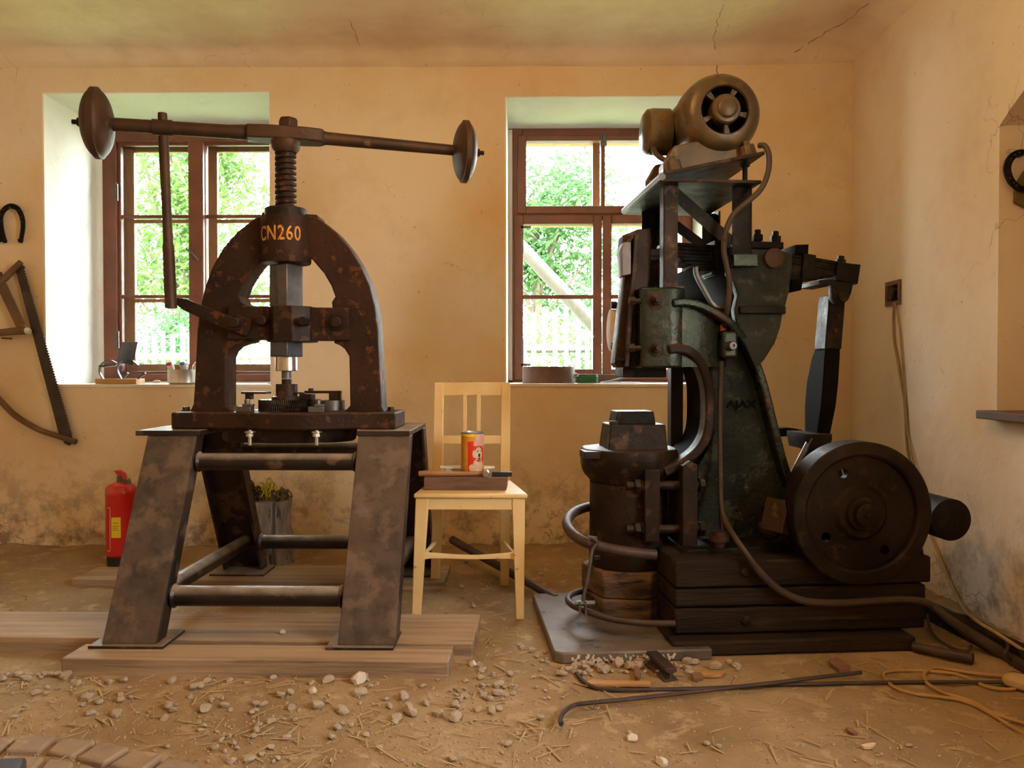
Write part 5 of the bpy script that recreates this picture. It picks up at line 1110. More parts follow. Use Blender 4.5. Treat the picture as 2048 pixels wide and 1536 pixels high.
# shackle, connecting rod and crank
mb = MB()
for va in (.27, .42):
    mb.plate(H.uz([(1662, 561), (1707, 566), (1703, 586), (1697, 600), (1687, 608), (1672, 608), (1664, 598)], va), [], va, va + .028, .003)
mb.plate(H.uz([(1640, 560), (1668, 558), (1668, 570), (1640, 568)], .27), [], .27, .45, .002)
sh_ = mb.build('shackle', M['blackiron'], ph)
c = hv(1685, 593, .27); MB().lathe([(0, .020), (.012, .020), (.014, .017)], (c.x, .27, c.z), (0, -1, 0), 24).build('pin', M['warmiron'], sh_)
def loft(rows, name, m, par=ph, bev=.003):
    """bar from (xl, xr, y, v0, v1) pixel sections"""
    vs = []; fs = []
    for xl, xr, y, va, vb in rows:
        a, b = hv(xl, y, va), hv(xr, y, va); vs += [(a.x, va, a.z), (b.x, va, a.z), (b.x, vb, a.z), (a.x, vb, a.z)]
    for i in range(len(rows) - 1):
        for k in range(4): fs.append([4 * i + k, 4 * i + (k + 1) % 4, 4 * i + 4 + (k + 1) % 4, 4 * i + 4 + k])
    n = len(rows); fs += [[0, 1, 2, 3], [4 * n - 1, 4 * n - 2, 4 * n - 3, 4 * n - 4]]
    return MB().add(vs, fs).build(name, m, par, bev=bev, smooth=30)
loft([(1658, 1690, 590, .315, .40), (1657, 1690, 612, .31, .40), (1650, 1683, 698, .31, .40)], 'rod_head', M['blackiron'])
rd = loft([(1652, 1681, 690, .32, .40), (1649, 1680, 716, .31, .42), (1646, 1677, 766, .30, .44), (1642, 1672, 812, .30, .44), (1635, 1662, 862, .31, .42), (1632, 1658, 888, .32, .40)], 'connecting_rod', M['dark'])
for bx, by in ((1677, 632), (1672, 662)):
    c = hv(bx, by, .305); MB().lathe([(0, .011), (.008, .011)], (c.x, .31, c.z), (0, -1, 0), 6).build('rivet', M['warmiron'], rd)
MB().plate(H.uz([(1613, 868), (1665, 868), (1665, 878), (1660, 900), (1618, 900), (1613, 878)], .27), [], .27, .45, .004).build('crank_socket', M['warmiron'], ph)
a, b = hv(1622, 876, .28), hv(1579, 960, .28); MB().tube([a, b], .011, 10).build('crank_stay', M['dullsteel'], ph)
MB().plate(H.uz([(1622, 890), (1662, 890), (1690, 1000), (1640, 1010)], .30), [], .30, .40, .004).build('crank_arm', M['blackiron'], ph)
# flywheel
vF = -.055
fc = hv(1733, 1030, vF - .02); FC = (fc.x, 0, fc.z); Rf = hv(1733, 884, vF).z - fc.z + .0
fw = thing_part = bpy.data.objects.new('flywheel', None); COL.objects.link(fw); fw.parent = ph
vR = .045
mb = MB(); mb.ring([(vF, Rf - .004), (vF + .004, Rf), (vR - .004, Rf), (vR, Rf - .004), (vR, Rf * .80), (vF + .03, Rf * .78), (vF + .006, Rf * .80), (vF, Rf * .835)], (FC[0], 0, FC[2]), (0, 1, 0), 96); mb.build('rim', M['flywheel'], fw)
def circ(cx, cz_, r, n): return [(cx + r * math.cos(2 * PI * i / n), cz_ + r * math.sin(2 * PI * i / n)) for i in range(n)]
holes = []
for hx, hy in ((1687, 947), (1653, 1075), (1770, 1100)):
    c = hv(hx, hy, vF + .02); holes.append(circ(c.x, c.z, .0165, 20))
MB().plate(circ(FC[0], FC[2], Rf * .81, 72), holes, vF + .022, vF + .052, 0).build('web', M['flywheel'], fw)
mb = MB(); mb.lathe([(.05, .105), (.012, .098), (.004, .088), (-.004, .080), (-.006, .060), (-.020, .056), (-.022, .045), (-.022, .040), (-.040, .038), (-.042, .034), (-.042, .012), (-.046, .010), (-.048, .004)], (FC[0], vF + .012, FC[2]), (0, 1, 0), 48); mb.build('hub', M['flywheel'], fw)
MB().cyl((FC[0], vF + .03, FC[2]), (FC[0], .62, FC[2]), .034, n=24).build('shaft', M['blackiron'], ph)
# far drive wheel with spokes
fr3 = bpy.data.objects.new('drive_wheel', None); COL.objects.link(fr3); fr3.parent = ph
Rr = .245; v5, v6 = .56, .64
c5 = (FC[0], 0, FC[2])
MB().ring([(v5, Rr), (v6, Rr), (v6, Rr - .035), (v5, Rr - .035)], c5, (0, 1, 0), 72).build('rim', M['blackiron'], fr3)
mb = MB()
for k in range(5):
    a = 2 * PI * k / 5 + .55; d = Vector((math.cos(a), 0, math.sin(a))); w = Vector((-d.z, 0, d.x)) * .022; p = Vector((c5[0], 0, c5[2]))
    i0, i1 = p + d * .05, p + d * (Rr - .03); mb.hexa([i0 - w * 1.3 + Vector((0, v5 + .02, 0)), i0 + w * 1.3 + Vector((0, v5 + .02, 0)), i0 + w * 1.3 + Vector((0, v6 - .02, 0)), i0 - w * 1.3 + Vector((0, v6 - .02, 0))], [i1 - w + Vector((0, v5 + .02, 0)), i1 + w + Vector((0, v5 + .02, 0)), i1 + w + Vector((0, v6 - .02, 0)), i1 - w + Vector((0, v6 - .02, 0))])
mb.lathe([(v5, .065), (v6, .065)], c5, (0, 1, 0), 32); mb.build('spokes', M['blackiron'], fr3)
# bearing pedestal behind the flywheel, brake roller, small fittings
MB().plate(H.uz([(1615, 1112), (1630, 1010), (1665, 985), (1800, 985), (1835, 1010), (1850, 1112)], .12), [], .12, .50, .01).build('bearing_pedestal', M['blackiron'], ph)
c = hv(1903, 1040, .02); mb = MB(); mb.lathe([(.02, .068), (.022, .073), (.30, .073)], (c.x, 0, c.z), (0, 1, 0), 40); mb.build('tension_roller', M['blackiron'], ph)
MB().box(hv(1830, 1060, .2).x, hv(1903, 1060, .2).x, .16, .22, hv(1850, 1062, .2).z, hv(1850, 1030, .2).z).build('roller_arm', M['blackiron'], ph, bev=.004)
c = hv(1572, 1038, .02); mb = MB(); mb.rbox((c.x, .06, c.z), (.075, .10, .115), 24, 16); mb.build('bearing_cap', M['rustlever'], ph, bev=.004)
mb = MB(); c = hv(1540, 1062, .08); mb.lathe([(-.05, .028), (.0, .034), (.02, .026), (.04, .010)], (c.x, .08, c.z), (0, -1, 0), 20); mb.build('grease_cup', M['warmiron'], ph)
c = hv(1440, 1112, .12); zz = lambda y: hv(1440, y, .12).z
mb = MB(); mb.lathe([(zz(1114), .022), (zz(1084), .022), (zz(1083), .034), (zz(1072), .034), (zz(1071), .026), (zz(1064), .026)], (c.x, .13, 0), (0, 0, 1), 20); mb.build('oil_filler', M['rustlever'], ph)
# ram guide housing: rounded vertical body
vG = .15
def hu(px, v): return hv(px, 650, v).x
plan = [(hu(1281, .14), .14), (hu(1296, .13), .13), (hu(1322, .132), .132), (hu(1340, .122), .122), (hu(1354, .124), .124), (hu(1370, .15), .15), (hu(1372, .15), .52), (hu(1281, .14), .52)]
ztop_, zbot = hv(1320, 574, .13).z, hv(1320, 736, .13).z
gh = MB().prism(plan, zbot, ztop_, mp=lambda a, b, c: (a, b, c)).build('ram_guide_housing', M['oiliron'], ph, bev=.008, smooth=50, segs=3)
# rounded neck from the housing to the column, below the outer rib
c0, c1 = hu(1340, .13), hu(1452, .30); rib = [(hv(x, y + 8, v).x, hv(x, y + 8, v).z) for x, y, v in ORIM[:6]]
def rtop(u):
    for (a, za), (b, zb) in zip(rib, rib[1:]):
        if u <= b: return za + (zb - za) * max(0, (u - a) / (b - a))
    return rib[-1][1]
vs = []; fs = []; nn = 18
for k in range(nn + 1):
    a = PI / 2 * k / nn; u = c0 + (c1 - c0) * math.sin(a); v = .31 - .172 * math.cos(a)
    vs += [(u, v, zbot + .004), (u, v, rtop(u)), (u, .50, rtop(u)), (u, .50, zbot + .004)]
for k in range(nn):
    for e in range(4): fs.append([4 * k + e, 4 * k + (e + 1) % 4, 4 * k + 4 + (e + 1) % 4, 4 * k + 4 + e])
fs += [[0, 1, 2, 3], [4 * nn + 3, 4 * nn + 2, 4 * nn + 1, 4 * nn]]
MB().add(vs, fs).build('housing_neck', M['oiliron'], ph, smooth=40)
for bx, by in ((1312, 601), (1313, 696)):
    mb = MB(); c = hv(bx, by, .13); mb.lathe([(0, .034), (.004, .034), (.006, .030)], (c.x, .135, c.z), (0, -1, 0), 28); mb.lathe([(.004, .019), (.022, .019)], (c.x, .135, c.z), (0, -1, 0), 6); mb.lathe([(.02, .012), (.04, .011)], (c.x, .135, c.z), (0, -1, 0), 16); mb.build('stud_nut', M['warmiron'], gh, bev=.001)
# front guide plates and gib bolts
gp = MB().plate(H.uz([(1247, 470), (1275, 458), (1301, 457), (1304, 480), (1300, 560), (1290, 600), (1280, 735), (1236, 735), (1230, 726), (1240, 640), (1250, 552), (1246, 545), (1243, 505)], .22), [], .22, .31, .006).build('guide_plate', M['warmiron'], ph)
MB().ribbon(H.uz([(1272, 470), (1266, 560), (1258, 650), (1252, 733)], .20), .016, .185, .30).build('guide_rib', M['warmiron'], gp, bev=.002)
MB().plate(H.uz([(1243, 500), (1249, 484), (1262, 484), (1262, 548), (1244, 552)], .18), [], .18, .26, .003).build('guide_cap', M['dullsteel'], gp)
mb = MB(); p = H.uz([(1252, 484), (1262, 470), (1268, 474), (1258, 488)], .19); mb.plate(p, [], .19, .23, .002); mb.build('cap_screw', M['warmiron'], gp)
def gib(px0, px1, y, v, r, m='warmiron'):
    a, b = hv(px0, y, v), hv(px1, y, v); mb = MB(); mb.lathe([(0, r), (.022, r), (.0222, r * .62), (b.x - a.x, r * .62)], (a.x, v, a.z), (1, 0, 0), 6); mb.build('gib_bolt', M[m], ph, bev=.0015)
gib(1258, 1298, 602, .15, .016); gib(1256, 1298, 696, .15, .017); gib(1222, 1262, 610, .40, .016, 'blackiron'); gib(1222, 1262, 692, .40, .016, 'blackiron'); gib(1229, 1262, 720, .2, .013, 'blackiron')
mb = MB(); c = hv(1226, 660, .44); mb.lathe([(-.012, .07), (-.010, .082), (.008, .082), (.01, .07)], (c.x, .44, c.z), (1, 0, 0), 40); mb.build('wooden_disc', M['palewood'], ph)
# ram and hammer die
tap(1246, 1333, 1246, 1333, 755, 728, .30, .44).build('ram', M['blackiron'], ph, bev=.004)
MB().box(hv(1262, 500, .3).x, hv(1328, 500, .3).x, .31, .41, hv(1300, 512, .3).z, hv(1300, 496, .3).z).build('ram_link', M['blackiron'], ph, bev=.003)
MB().box(hv(1342, 800, .55).x, hv(1366, 800, .55).x, .55, .60, hv(1350, 902, .55).z, hv(1350, 600, .55).z).build('drive_belt', M['black'], ph)
# motor frame of angle iron
vA, vB = .155, .640
zTop = hv(1341, 370, vA).z
def angle_post(px0, px1, v, zb_, side, m):
    a, b = hv(px0, 420, v).x, hv(px1, 420, v).x; t = .007; mb = MB(); mb.box(a, b, v, v + t, zb_, zTop); 
    xx = a if side < 0 else b - t; mb.box(xx, xx + t, v, v + .050 if v < .4 else v - .050, zb_, zTop); return mb.build('post', M[m], ph, bev=.001)
angle_post(1327, 1356, vA, ztop_ + .004, -1, 'warmiron')
angle_post(1465, 1504, vA, hv(1480, 511, vA).z, 1, 'blackiron')
angle_post(1284, 1318, vB, ztop_ - .02, 1, 'blackiron')
angle_post(1405, 1433, vB, hv(1420, 545, .5).z, 1, 'blackiron')
MB().box(hv(1327, 575, vA).x - .003, hv(1368, 575, vA).x, vA - .006, vA + .09, ztop_ - .001, ztop_ + .006).build('post_foot', M['warmiron'], ph)
a_, b_ = hv(1344, 380, vA), hv(1466, 486, vA); MB().ribbon([(a_.x, a_.z), (b_.x, b_.z)], .044, vA + .007, vA + .013).build('brace', M['blackiron'], ph)
a_, b_ = hv(1306, 418, vB), hv(1412, 498, vB); MB().ribbon([(a_.x, a_.z), (b_.x, b_.z)], .040, vB - .012, vB - .006).build('brace', M['blackiron'], ph)
uL, uR = hv(1326, 366, .11).x, hv(1522, 366, .11).x
MB().box(uL - .012, uR, .105, .70, zTop, zTop + .011).build('motor_table', M['warmiron'], ph, bev=.002)
MB().cyl((uL - .006, .10, zTop + .016), (uL - .006, .70, zTop + .016), .013, n=14).build('hinge_rod', M['dullsteel'], ph)
# tilted motor plate on its prop
tlt = math.radians(12.5); cT, sT = math.cos(tlt), math.sin(tlt)
def mt(x, y, z): return (uL + x * cT - z * sT, y, zTop + .016 + x * sT + z * cT)
mb = MB(); mb.prism([(0, .10), (.37, .10), (.37, .56), (0, .56)], .004, .016, mp=lambda a, b, c: mt(a, b, c)); mpz = mb.build('motor_plate', M['warmiron'], ph, bev=.002)
p = mt(.315, .15, .004); mb = MB(); mb.cyl((p[0], .15, zTop), p, .009, n=12); mb.lathe([(0, .017), (.014, .017)], (p[0], .15, p[2] - .02), (0, 0, 1), 6); mb.build('prop_bolt', M['blackiron'], ph)
mo = thing('electric_motor', 'olive brown round electric motor mounted on the tilted plate on top of the power hammer', 'motor', H)
mc3 = hv(1437, 232, .20); MU, MZ = mc3.x, mc3.z
rB = hv(1437, 150.5, .20).z - MZ
rO = .084
oc = hv(1453, 222, .06)
mb = MB(); prof = [(.52, .001), (.52, rB * .70), (.49, rB * .90), (.44, rB * .955), (.262, rB * .955), (.260, rB), (.215, rB * 1.0), (.185, rB * .985), (.160, rB * .94), (.143, rB * .875), (.132, rB * .79), (.127, rO + .010), (.126, rO + .004), (.130, rO), (.20, rO - .004), (.20, .001)]
mb.lathe(prof, (MU, 0, MZ), (0, 1, 0), 64, cap=False); mbo = mb.build('shell', M['motor'], mo, smooth=45)
mb = MB(); mb.lathe([(.133, rO - .0008), (.196, rO - .006), (.197, .001)], (MU, 0, MZ), (0, 1, 0), 48, cap=False); mb.build('vent_opening', M['dark'], mo)  # black liner standing in for the shade inside the vents
mb = MB(); mb.lathe([(.19, .050), (.118, .052), (.111, .047), (.109, .036), (.103, .033), (.099, .026), (.098, .001)], (MU, 0, MZ), (0, 1, 0), 40); mb.build('bearing_cover', M['motor'], mo)
for k in range(5):
    a = math.radians(62 + 72 * k); d = Vector((math.cos(a), 0, math.sin(a))); w = Vector((-d.z, 0, d.x)); p = Vector((MU, .150, MZ)); i0, i1 = p + d * .048, p + d * (rO + .001); y = Vector((0, .010, 0))
    MB().hexa([i0 - w * .005 - y, i0 + w * .005 - y, i0 + w * .005 + y, i0 - w * .005 + y], [i1 - w * .011 - y, i1 + w * .011 - y, i1 + w * .011 + y, i1 - w * .011 + y]).build('vent_spoke', M['motor'], mo)
# terminal box on the left, feet, foot casting
tc = hv(1318, 250, .36); bx = MU - rB * .80
mb = MB(); wL = bx - tc.x + .03
mb.lathe([(0, .060), (.02, .066), (.035, .086), (.10, .086), (.118, .082), (.130, .066), (.134, .001)], (bx + .01, .36, MZ - .015), (-1, 0, 0), 36, sx=1, sy=1); mb.build('terminal_box', M['motor'], mo)
mb = MB()
for v in (.16, .42): mb.prism([(.020, .016), (.375 if v > .3 else .36, .016), (.350, .050), (.275, .11), (.080, .11), (.028, .055)], v, v + .07, mp=lambda a, b, c: mt(a, c, b))
mb.build('foot', M['motor'], mo, bev=.006)
for xx in (.055, .330):
    for v in (.145, .44): q = mt(xx, v, .016); q2 = mt(xx, v, .055); mb = MB(); mb.cyl(q, q2, .030, .026, 10); mb.cyl(q2, mt(xx, v, .072), .013, n=6); mb.build('foot_bolt', M['motor'], mo, bev=.002)
mb = MB(); a = math.radians(140); mb.lathe([(0, .016), (.004, .018), (.006, .012)], (MU + rB * .93 * math.cos(a), .19, MZ + rB * .93 * math.sin(a)), (math.cos(a), -.25, math.sin(a)), 16); mb.build('oil_plug', M['dark'], mo)
mb = MB(); P4 = [hv(1306, 297, .30), hv(1314, 310, .26), hv(1330, 320, .22), hv(1350, 322, .20), hv(1374, 318, .18)]; mb.tube(P4, .010, 10, 4); mb.build('motor_lead', M['hose'], mo)
# switch box and cables
bxs = thing('switch_box', 'small rounded grey green switch box with a round knob on the hammer column', 'switch', H)
a, b = hv(1438, 718, .20), hv(1471, 661, .20); MB().box(a.x, b.x, .165, .262, a.z, b.z).build('case', M['oiliron'], bxs, bev=.014, segs=4)
c = hv(1460, 692, .165); MB().lathe([(0, .018), (.03, .016), (.034, .013), (.034, .006), (.028, .005)], (c.x, .165, c.z), (0, -1, 0), 24).build('knob', M['dullsteel'], bxs)
c = hv(1448, 657, .20); MB().cyl((c.x, .21, c.z - .01), (c.x, .21, c.z + .016), .013, n=12).build('cable_gland', M['canorange'], bxs)
mb = MB(); mb.tube([hv(1518, 291, .12), hv(1530, 292, .10), hv(1538, 312, .09), hv(1536, 345, .08), hv(1522, 378, .08), hv(1497, 402, .08), hv(1470, 425, .09), hv(1456, 450, .10), hv(1449, 476, .11), hv(1448, 505, .115), hv(1455, 540, .12), hv(1459, 570, .12), hv(1456, 610, .14), hv(1450, 640, .18), hv(1448, 656, .21)], .0098, 10, 4)
mb.tube([hv(1455, 466, .10), hv(1440, 478, .13), hv(1452, 480, .10)], .006, 8, 3)
tag(mb.build('motor_cable', M['hose'], fr=H), 'brown cable looping from the electric motor down to the switch box', 'cable')
hp2 = [hv(1443, 722, .20), hv(1440, 780, .215), hv(1440, 860, .215), hv(1441, 940, .20), hv(1443, 1010, .15), hv(1452, 1045, .08), hv(1472, 1078, .0), hv(1495, 1110, -.03), hv(1518, 1142, -.035), hv(1548, 1172, -.03), hv(1580, 1192, -.03), hv(1620, 1204, -.03), hv(1680, 1206, -.03), hv(1740, 1202, -.03), hv(1800, 1199, -.03), hv(1840, 1202, -.03), hv(1866, 1212, -.02)]
def tofr(pts): return [H.o + H.m @ p for p in pts]
mb = MB(); hz2 = [Vector(p) for p in [atz(1900, 1240, .10), atz(1940, 1266, .06), atz(1985, 1294, .03), atz(2030, 1323, .02), atz(2075, 1352, .02)]]
mb.tube(tofr(hp2) + hz2, [.0085] * 5 + [.010] * 3 + [.013] * 9 + [.015, .018, .019, .019, .019], 10, 4); tag(mb.build('supply_hose', M['hose']), 'thick dusty hose from the switch box along the timbers to the floor corner', 'hose')
# foot treadle
tr_ = thing('foot_treadle', 'bent round iron treadle bar circling the anvil with a wire link to a lower bar', 'treadle', H)
up = [hv(1312, 1110, .10), hv(1250, 1103, .10), hv(1200, 1093, .12), hv(1165, 1081, .16), hv(1141, 1063, .22), hv(1134, 1044, .29), hv(1146, 1026, .37), hv(1172, 1015, .44), hv(1200, 1011, .50)]
MB().tube(up, .0185, 14, 5).build('upper_bar', M['ironrod'], tr_)
lo = [hv(1351, 1247, -.005), hv(1290, 1246, .02), hv(1225, 1238, .07), hv(1178, 1224, .11), hv(1146, 1211, .17), hv(1136, 1199, .24), hv(1144, 1188, .33), hv(1165, 1182, .40)]
MB().tube(lo, .0115, 12, 5).build('lower_bar', M['ironrod'], tr_)
MB().tube([hv(1178, 1084, .13), hv(1188, 1078, .10), hv(1194, 1086, .10), hv(1185, 1100, .10), hv(1180, 1130, .10), hv(1174, 1165, .10), hv(1168, 1190, .10), hv(1167, 1208, .10)], .006, 8, 4).build('link_rod', M['dullsteel'], tr_)
mb = MB(); a = hv(1184, 1084, .13); mb.ring([(-.016, .021), (.016, .021), (.016, .0186), (-.016, .0186)], a, (1, -.15, -.10), 20); mb.build('link_collar', M['ironrod'], tr_)
mb = MB()
for x in (1159, 1171):
    c = hv(x, 1216, .10); mb.rbox((c.x, .10, c.z), (.006, .022, .050), 0, -4)
c = hv(1158, 1207, .10); mb.cyl((c.x - .012, .10, c.z), (c.x + .055, .10, c.z), .009, n=6); mb.build('clevis', M['dullsteel'], tr_)
mb = MB(); c = hv(1192, 1118, .16); mb.cyl((c.x - .006, .16, c.z), (c.x + .014, .16, c.z), .012, n=6); mb.build('stop_nut', M['warmiron'], tr_)
# ================================================================ LOOSE THINGS ON THE FLOOR
def gz(px, py, z=.0): p = atz(px, py, z); return Vector((p.x, p.y, ground(p.x, p.y)))
def gpt(px, py, h):
    """point at height h above the ground seen at this pixel"""
    p = atz(px, py, h)
    for _ in range(3): p = atz(px, py, ground(p.x, p.y) + h)
    return p
a, b = atz(905, 1080, .10), atz(1112, 1197, .022)
tag(MB().cyl(a, b, .020, .016, 12).build('iron_pole', M['ironrod']), 'round dusty pole lying on the dirt behind the chair', 'pole')
def rod(pts, r, label, h=.006):
    P = [gpt(x, y, h + r) for x, y in pts]
    return tag(MB().tube(P, r, 8, 6).build('iron_rod', M['ironrod']), label, 'rod', 'thin iron rods on the floor before the hammer')
rod([(1153, 1346), (1162, 1358), (1178, 1370), (1210, 1379), (1300, 1379), (1400, 1377), (1480, 1373), (1560, 1369), (1700, 1366), (1860, 1364), (2060, 1365)], .0060, 'thin iron rod with a bent up end, running along under the white connector', .001)
rod([(1122, 1448), (1121, 1437), (1128, 1424), (1146, 1411), (1175, 1406), (1260, 1398), (1340, 1389), (1420, 1380), (1480, 1373), (1560, 1364), (1640, 1354), (1722, 1345)], .0062, 'thin iron rod with a hooked end, the one nearest the camera', .014)
# rail offcut
rl = [gpt(1308, 1312, .035), gpt(1343, 1340, .035)]
Rf_ = Fr((rl[1].x, rl[1].y, ground(rl[1].x, rl[1].y) - .004), math.degrees(math.atan2(rl[0].y - rl[1].y, rl[0].x - rl[1].x)) - 90)
sec = [(-.024, 0), (.024, 0), (.024, .006), (.006, .012), (.006, .028), (.018, .032), (.018, .044), (-.018, .044), (-.018, .032), (-.006, .028), (-.006, .012), (-.024, .006)]
tag(MB().prism(sec, 0, (rl[0] - rl[1]).length + .02).build('rail_offcut', M['ironrod'], fr=Rf_, bev=.002), 'short offcut of light rail lying among stones in front of the timbers', 'rail')
# chips and laths
def chip(name, pts, th, m, label, group=None, bevel=.001):
    P = [gpt(x, y, .006) for x, y in pts]; n = len(P); mb = MB(); lo = [p - Vector((0, 0, .004)) for p in P]; hi = [p + Vector((0, 0, th)) for p in P]
    mb.add(lo + hi, [list(range(n))[::-1], [n + i for i in range(n)]] + [[i, (i + 1) % n, n + (i + 1) % n, n + i] for i in range(n)])
    return tag(mb.build(name, M[m], bev=bevel), label, 'chip', group)
tag(chip('wood_lath', [(1172, 1371), (1178, 1362), (1300, 1365), (1301, 1371)], .005, 'orangewood', 'pale splintered lath lying before the stones at the steel plate'), None, 'lath')
chip('wood_splinter', [(1402, 1352), (1405, 1347), (1440, 1346), (1452, 1343), (1444, 1352), (1425, 1354)], .006, 'orangewood', 'pale curved wood splinter lying right of the rail offcut')
chip('bark_chip', [(1383, 1350), (1400, 1349), (1408, 1356), (1398, 1361), (1386, 1360)], .008, 'chip', 'reddish bark chip touching the pale wood splinter')
chip('bark_chip', [(1658, 1322), (1672, 1319), (1700, 1334), (1698, 1345), (1678, 1343), (1660, 1330)], .008, 'chip', 'largest reddish bark chip in the shade before the timbers')
chip('bark_chip', [(1268, 1338), (1274, 1332), (1282, 1352), (1278, 1362), (1270, 1358)], .010, 'chip', 'pinkish upright chip among the stones left of the rail offcut')
chip('bark_chip', [(1692, 1456), (1705, 1458), (1716, 1468), (1708, 1470), (1696, 1464)], .004, 'chip', 'thin reddish chip on the open floor, the farther of two lying close')
chip('bark_chip', [(1722, 1492), (1740, 1488), (1752, 1488), (1742, 1496), (1728, 1496)], .004, 'fur', 'pale thin chip on the open floor, the nearer of two lying close')
# ochre extension cord with its connector
cp_ = [(2026, 1357), (1995, 1351), (1950, 1347), (1905, 1340), (1875, 1336), (1855, 1341), (1847, 1352), (1856, 1368), (1885, 1385), (1915, 1394), (1945, 1404), (1975, 1421), (2000, 1432), (2040, 1444), (2080, 1456)]
cq = [(2030, 1378), (2005, 1379), (1975, 1374), (1945, 1361), (1910, 1348), (1865, 1343), (1820, 1341), (1785, 1342), (1767, 1347), (1772, 1360), (1795, 1378), (1830, 1388), (1870, 1393), (1910, 1398), (1948, 1410), (1985, 1430), (2020, 1452), (2075, 1484)]
mb = MB(); mb.tube([gpt(x, y, .010) for x, y in cp_], .0052, 8, 6); mb.tube([gpt(x, y, .006) for x, y in cq], .0052, 8, 6)
tag(mb.build('extension_cord', M['cord']), 'ochre extension cord lying in two loops on the floor beside the connector', 'cord')
c0_, c1_ = gpt(2010, 1356, .02), gpt(2085, 1378, .02); d = c1_ - c0_
mb = MB(); x, y, z = basis(d); x, y = Vector((-d.y, d.x, 0)).normalized(), Vector((0, 0, 1)); vs = []; fs = []
for t, w, h in ((0, .012, .010), (.04, .022, .018), (.22, .034, .024), (.95, .034, .024), (1, .03, .02)):
    for k in range(8):
        a = 2 * PI * (k + .5) / 8; vs.append(c0_ + d * t + x * w * math.cos(a) + y * h * math.sin(a))
for i in range(4):
    for k in range(8): fs.append([i * 8 + k, i * 8 + (k + 1) % 8, (i + 1) * 8 + (k + 1) % 8, (i + 1) * 8 + k])
fs += [list(range(8))[::-1], [32 + k for k in range(8)]]; mb.add(vs, fs)
tag(mb.build('cord_connector', M['ceramic'], bev=.003), 'yellowed block connector at the end of the ochre extension cord', 'connector')
# pipes and hoses in the dark corner
a, b = gpt(1826, 1293, .02), gpt(1946, 1318, .02); tag(MB().cyl(a, b, .016, .018, 12).build('iron_pipe', M['ironrod']), 'short reddish pipe end lying on the floor beside the timbers, near the corner', 'pipe')
mb = MB(); q = [atz(1855, 1205, .05), atz(2100, 1318, .06)]; dd = (q[1] - q[0]); nn = Vector((-dd.y, dd.x, 0)).normalized() * .03
mb.hexa([q[0] - nn + Vector((0, 0, -.06)), q[1] - nn + Vector((0, 0, -.06)), q[1] + nn + Vector((0, 0, -.06)), q[0] + nn + Vector((0, 0, -.06))], [q[0] - nn, q[1] - nn, q[1] + nn, q[0] + nn]); tag(mb.build('floor_beam', M['beam'], bev=.006), 'dark beam lying on the floor along the foot of the right wall', 'beam')
for k, (pts, lb) in enumerate([([(1856, 1222), (1858, 1250), (1872, 1275), (1905, 1296), (1935, 1302), (1942, 1292)], 'thin dark wire curling over the floor between the timbers and the thick hose'),
                  ([(1868, 1212), (1905, 1226), (1945, 1236), (1975, 1252), (1998, 1268), (2016, 1290), (2008, 1310)], 'thin dark wire arching over the beam at the right wall')]):
    P = [gpt(x, y, .05 if k else .02) for x, y in pts]; tag(MB().tube(P, .0055, 8, 5).build('wire', M['hose']), lb, 'wire')
q = gpt(20, 1524, .03)
mb = MB(); c = [atz(-60, 1518, .05), atz(54, 1512, .05), atz(34, 1560, .05), atz(-70, 1570, .05)]; lo_ = [Vector((p.x, p.y, .004)) for p in c]; mb.hexa([lo_[3], lo_[2], lo_[1], lo_[0]], [c[3], c[2], c[1], c[0]])
tag(mb.build('metal_plate', M['bluesteel'], bev=.008), 'corner of a grey metal block on the paving at the picture edge', 'plate')

# ---------------------------------------------------------------- stones
rs = random.Random(21)
def stone_mesh(seed, sq=.62):
    bm = bmesh.new(); bmesh.ops.create_icosphere(bm, subdivisions=2, radius=1)
    r = random.Random(seed); cuts = [Vector((r.gauss(0, 1), r.gauss(0, 1), r.gauss(0, 1))).normalized() for _ in range(9)]
    for v in bm.verts:
        for c in cuts:
            k = v.co.dot(c)
            if k > .66: v.co -= c * (k - .66) * .95
        v.co += v.co.normalized() * .10 * noise.noise(v.co * 1.7 + Vector((seed, 0, 0))); v.co.z *= sq; v.co.y *= .8
    me = bpy.data.meshes.new('pebble'); bm.to_mesh(me); bm.free()
    me.polygons.foreach_set('use_smooth', [True] * len(me.polygons)); me.set_sharp_from_angle(angle=math.radians(20)); return me
SM = [stone_mesh(i) for i in range(7)]
for me in SM: me.materials.append(M['stone'])
SMP = stone_mesh(31, .75); SMP.materials.append(M['palestone'])
def blocked(x, y):
    q = HF.l((x, y, 0))
    if -.43 < q.x < 1.08 and -.10 < q.y < .75: return True
    if -2.3 < x < -.15 and 2.44 < y < 2.96: return True
    if -2.05 < x < -.3 and 3.38 < y < 3.80: return True
    return False
def place(me, x, y, r, label, group=None, sink=.30):
    o = bpy.data.objects.new('pebble', me); COL.objects.link(o); o.scale = (r, r, r)
    o.location = (x, y, ground(x, y) + r * .62 * (1 - sink * 2) + r * .12); o.rotation_euler = (rs.uniform(-.3, .3), rs.uniform(-.3, .3), rs.uniform(0, 6.28))
    return tag(o, label, 'stone', group)
for px, py, r, lb in ((715, 1366, .030, 'largest pale stone, lying against the front plank below the right press leg'), (626, 1386, .017, 'pale stone lying left of the largest pale stone before the plank'), (1262, 1482, .018, 'pale stone standing alone on the open floor near the footprint'), (1322, 1528, .018, 'bluish white stone at the bottom picture edge'), (946, 1332, .018, 'stone beside the right end of the front plank'), (566, 1268, .013, 'small whitish stone lying on the wide plank between the press legs')):
    p = gpt(px, py, .0) if py != 1268 else atz(566, 1268, .048)
    o = place(SMP, p.x, p.y, r, lb)
    if py == 1268: o.location.z = .048 + r * .5
